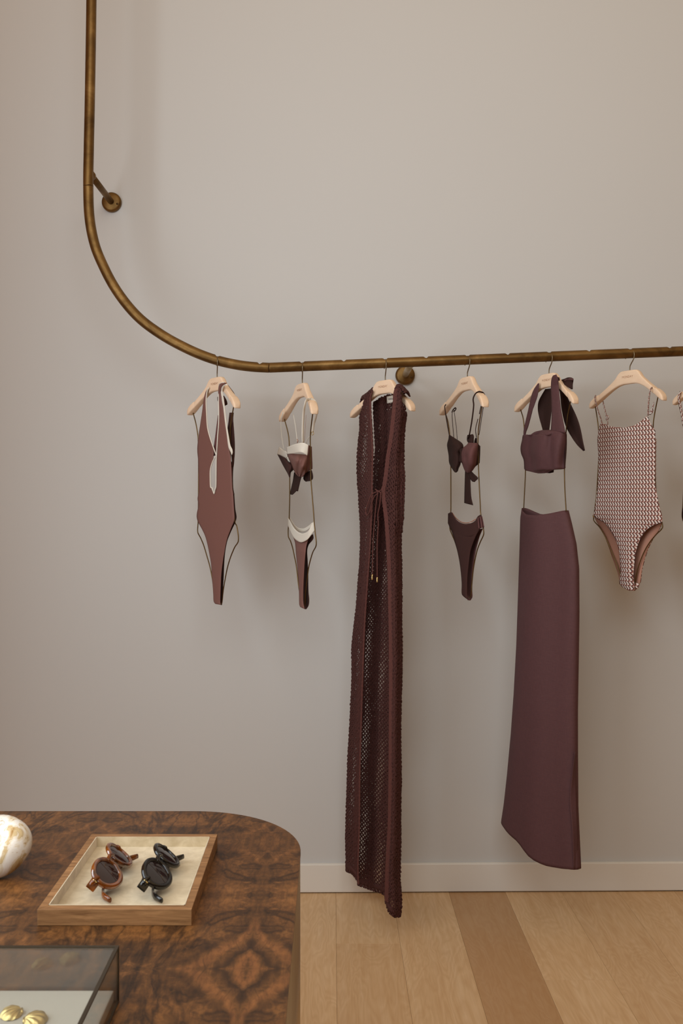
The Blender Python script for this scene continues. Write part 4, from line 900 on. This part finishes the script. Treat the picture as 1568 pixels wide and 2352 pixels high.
# ---- sunglasses
def glasses(near_px, far_px, label, mf, ml):
    A = TP(*near_px, FZ+.012); B = TP(*far_px, FZ+.012); ctr = (A+B)/2
    l = B-A; l[2] = 0; Lw = np.linalg.norm(l); l /= Lw
    v0 = np.array([l[1], -l[0], 0])                    # to the right of l
    tilt = math.radians(39); v = v0*math.cos(tilt)-np.array([0, 0, 1])*math.sin(tilt)
    nn = np.cross(v, l); nn = nn if nn[2] > 0 else -nn
    sc = .132/.132; g = empty('sunglasses', (ctr[0], ctr[1], FZ), label, 'sunglasses', 'sunglasses in the velvet tray')
    org = np.array([ctr[0], ctr[1], FZ+.0285])
    def W(x, y, z): return org+l*x+v*y+nn*(z-2.3*x*x)
    def oval(cx_, rx, ry, q):
        x = rx*math.cos(q); y = ry*math.sin(q)
        if y < 0: y *= .86
        return cx_+x, y
    for sgn in (-1, 1):
        cx_ = sgn*.0325; K = 40; sec = []
        for i in range(K):
            q = 2*PI*i/K
            ring_ = []
            for (dr, dz) in ((-.0022, -.0018), (-.0026, .0014), (-.0004, .0030), (.0030, .0026), (.0046, .0008), (.0042, -.0026), (.0018, -.0032)):
                x, y = oval(cx_, .0245+dr, .0215+dr, q); ring_.append(W(x, y, dz))
            sec.append(ring_)
        V = [p for r_ in sec for p in r_]; k = 7; fs = [(i*k+j, i*k+(j+1) % k, ((i+1) % K)*k+(j+1) % k, ((i+1) % K)*k+j) for i in range(K) for j in range(k)]
        mk('rim', V, fs, mf, g)
        V = [W(cx_, 0, .0012)]; 
        for rr, dz in ((.5, .0010), (1, .0002)):
            for i in range(K):
                x, y = oval(cx_, (.0232)*rr, .0202*rr, 2*PI*i/K); V.append(W(x, y, dz))
        fs = [(0, 1+i, 1+(i+1) % K) for i in range(K)]+[(1+i, 1+K+i, 1+K+(i+1) % K, 1+(i+1) % K) for i in range(K)]
        mk('lens', V, fs, ml, g)
        # end piece and folded temple
        ex = sgn*.0600
        V, f_ = tube_geo(crom([W(ex-sgn*.006, -.004, 0), W(ex, -.006, -.001), W(ex+sgn*.003, -.006, -.004), W(ex+sgn*.003, -.006, -.009)], 10), [.005, .005, .005, .005, .005, .005, .005, .0048, .0046, .0044], 8, True, .75)
        mk('end_piece', V, f_, mf, g)
        inn = [W(ex+sgn*.003, -.006, -.008), W(ex-sgn*.020, -.006+.003*sgn, -.012), W(ex-sgn*.070, .000+.004*sgn, -.0175), W(ex-sgn*.100, .012, -.0190), W(ex-sgn*.124, .024, -.0150), W(ex-sgn*.138, .040, -.0110)]
        inn = [p if p[2] > FZ+.0026 else np.array([p[0], p[1], FZ+.0026+.0008*i]) for i, p in enumerate(inn)]
        C = crom(inn, 26); rr = np.interp(np.linspace(0, 1, 26), [0, .15, .7, .9, 1], [.0050, .0034, .0036, .0050, .0036])
        pc = [W(ex+sgn*p_, q_, -.004-.45*p_+h_) for p_, q_, h_ in ((-.003, -.0115, 0), (.009, -.0115, 0), (.009, .0015, 0), (-.003, .0015, 0), (-.003, -.0115, .0028), (.009, -.0115, .0028), (.009, .0015, .0028), (-.003, .0015, .0028))]
        mk('hinge_plate', pc, BOXF, mf, g, smooth=False, bev=.0006)
        tube('temple', C, rr, mf, g, 10, flat=.6)
        tube('rivet', [W(ex+.003*sgn, -.009, .0012), W(ex+.003*sgn, -.0025, .0012)], .0011, M_gold, g, 6)
    tube('bridge', [W(-.0115, -.006, 0), W(-.006, -.0085, .001), W(0, -.0093, .0015), W(.006, -.0085, .001), W(.0115, -.006, 0)], .0036, mf, g, 10, n=14, flat=.8)
    # lift so the lowest point rests on the velvet
    zmin = min((gloc(c.parent)+c.location).z+min(vv.co.z for vv in c.data.vertices) for c in g.children)
    g.location.z += FZ-zmin+.0002
    return g
glasses((233, 2051), (288, 1967), 'amber brown rounded sunglasses, left pair in the tray', M_amber, M_lens_b)
glasses((349, 2054), (395, 1966), 'glossy black rounded sunglasses, right pair in the tray', M_black, M_lens)
# ---- onyx ring ornament
def ornament():
    c = np.array([(-13-CX)/F*1.385, 1.385, TH]); Rm, rm = .0300, .0225; tl_ = math.radians(28); V = []; n, k = 64, 28
    for i in range(n):
        A = 2*PI*i/n; rloc = rm*(1+.05*math.sin(A*2+.7)+.03*math.sin(A*5))
        for j in range(k):
            B = 2*PI*j/k; rad = Rm+rloc*math.cos(B)+0; z = rloc*1.12*math.sin(B)
            x, y = rad*math.cos(A), rad*math.sin(A)
            y2 = y*math.cos(tl_)-z*math.sin(tl_)*1; z2 = y*math.sin(tl_)+z*math.cos(tl_)
            V.append([x, y2, z2])
    V = np.array(V); V[:, 2] -= V[:, 2].min(); fs = [(i*k+j, i*k+(j+1) % k, ((i+1) % n)*k+(j+1) % k, ((i+1) % n)*k+j) for i in range(n) for j in range(k)]
    o = mk('stone_ornament', V+c, fs, M_marble, None, loc=c)
    tag(o, 'round cream onyx ornament with brown veins at the table left', 'ornament')
ornament()
# ---- glass display case
CZ = TH+.062; bk = TP(274, 2171, CZ); cx1 = bk[0]; cy1 = bk[1]; cx0 = cx1-.34; cy0 = cy1-.26; fw = .0026
gc = empty('glass_display_case', ((cx0+cx1)/2, (cy0+cy1)/2, TH), 'low glass jewellery case with thin dark metal edges', 'display case')
def b2(name, v, mat=M_frame): return mk(name, v, BOXF, mat, gc, smooth=False, bev=.0003)
for x in (cx0, cx1-fw):
    for y in (cy0, cy1-fw): b2('corner_post', boxv(x, x+fw, y, y+fw, TH+fw, CZ-fw*.8))
for z0, z1, ww in ((CZ-fw*.8, CZ, .0042), (TH, TH+fw, fw)):
    b2('edge_bar', boxv(cx0, cx1, cy0, cy0+ww, z0, z1)); b2('edge_bar', boxv(cx0, cx1, cy1-ww, cy1, z0, z1))
    b2('edge_bar', boxv(cx0, cx0+ww, cy0+ww, cy1-ww, z0, z1)); b2('edge_bar', boxv(cx1-ww, cx1, cy0+ww, cy1-ww, z0, z1))
gp = lambda v: mk('glass_pane', v, BOXF, M_glass, gc, smooth=False)
gp(boxv(cx0+.003, cx1-.003, cy0+.003, cy1-.003, CZ-.0018, CZ-.0006))
gp(boxv(cx0+.0007, cx0+.0018, cy0+fw, cy1-fw, TH+fw, CZ-fw)); gp(boxv(cx1-.0018, cx1-.0007, cy0+fw, cy1-fw, TH+fw, CZ-fw))
gp(boxv(cx0+fw, cx1-fw, cy1-.0018, cy1-.0007, TH+fw, CZ-fw)); gp(boxv(cx0+fw, cx1-fw, cy0+.0007, cy0+.0018, TH+fw, CZ-fw))
sb = box('linen_board', cx0+.005, cx1-.005, cy0+.005, cy1-.005, TH+.0028, TH+.015, M_slab, None, bev=.001, loc=((cx0+cx1)/2, (cy0+cy1)/2, TH))
tag(sb, 'off-white linen covered board inside the glass case', 'display board')
SZ = TH+.0153
def clam(px, py, wid, rot, label):
    c = TP(px, py, SZ); c[2] = SZ; n, k = 44, 12; V = []; g = empty('clam_earring', c, label, 'earring', 'gold shell earrings in the glass case')
    R_ = wid/2
    for half in (0, 1):
        V = []; hy = -R_*.80
        for i in range(n*2):
            A = 2*PI*i/(n*2-1); ox, oy = R_*math.cos(A), R_*.88*math.sin(A)
            fan = math.atan2(ox, oy-hy+1e-6)
            for j in range(k):
                f = j/(k-1); x = ox*f; y = hy*(1-f)+oy*f
                q2 = min(1, (x*x+(y/.88)**2)/(R_*R_)); z = (.50*R_*(1-q2)**.6+.045*R_*math.cos(fan*17)*(f**.7)+.0005) if half == 0 else .0004
                V.append((c[0]+x*math.cos(rot)-y*math.sin(rot), c[1]+x*math.sin(rot)+y*math.cos(rot), c[2]+max(z, .0003)))
        mk('upper_valve' if half == 0 else 'base_plate', V, gridf(n*2, k), M_gold, g)
    q = np.array([c[0]-math.sin(rot)*-R_*.80, c[1]+math.cos(rot)*-R_*.80, c[2]+.002]); 
    tube('hinge', [q+np.array([-math.cos(rot), -math.sin(rot), 0])*R_*.28, q+np.array([math.cos(rot), math.sin(rot), 0])*R_*.28], .0016, M_gold, g, 10)
clam(26, 2330, .026, 1.9, 'gold scallop shell earring, left one of the pair')
clam(82, 2344, .028, -1.3, 'gold scallop shell earring, right one of the pair')
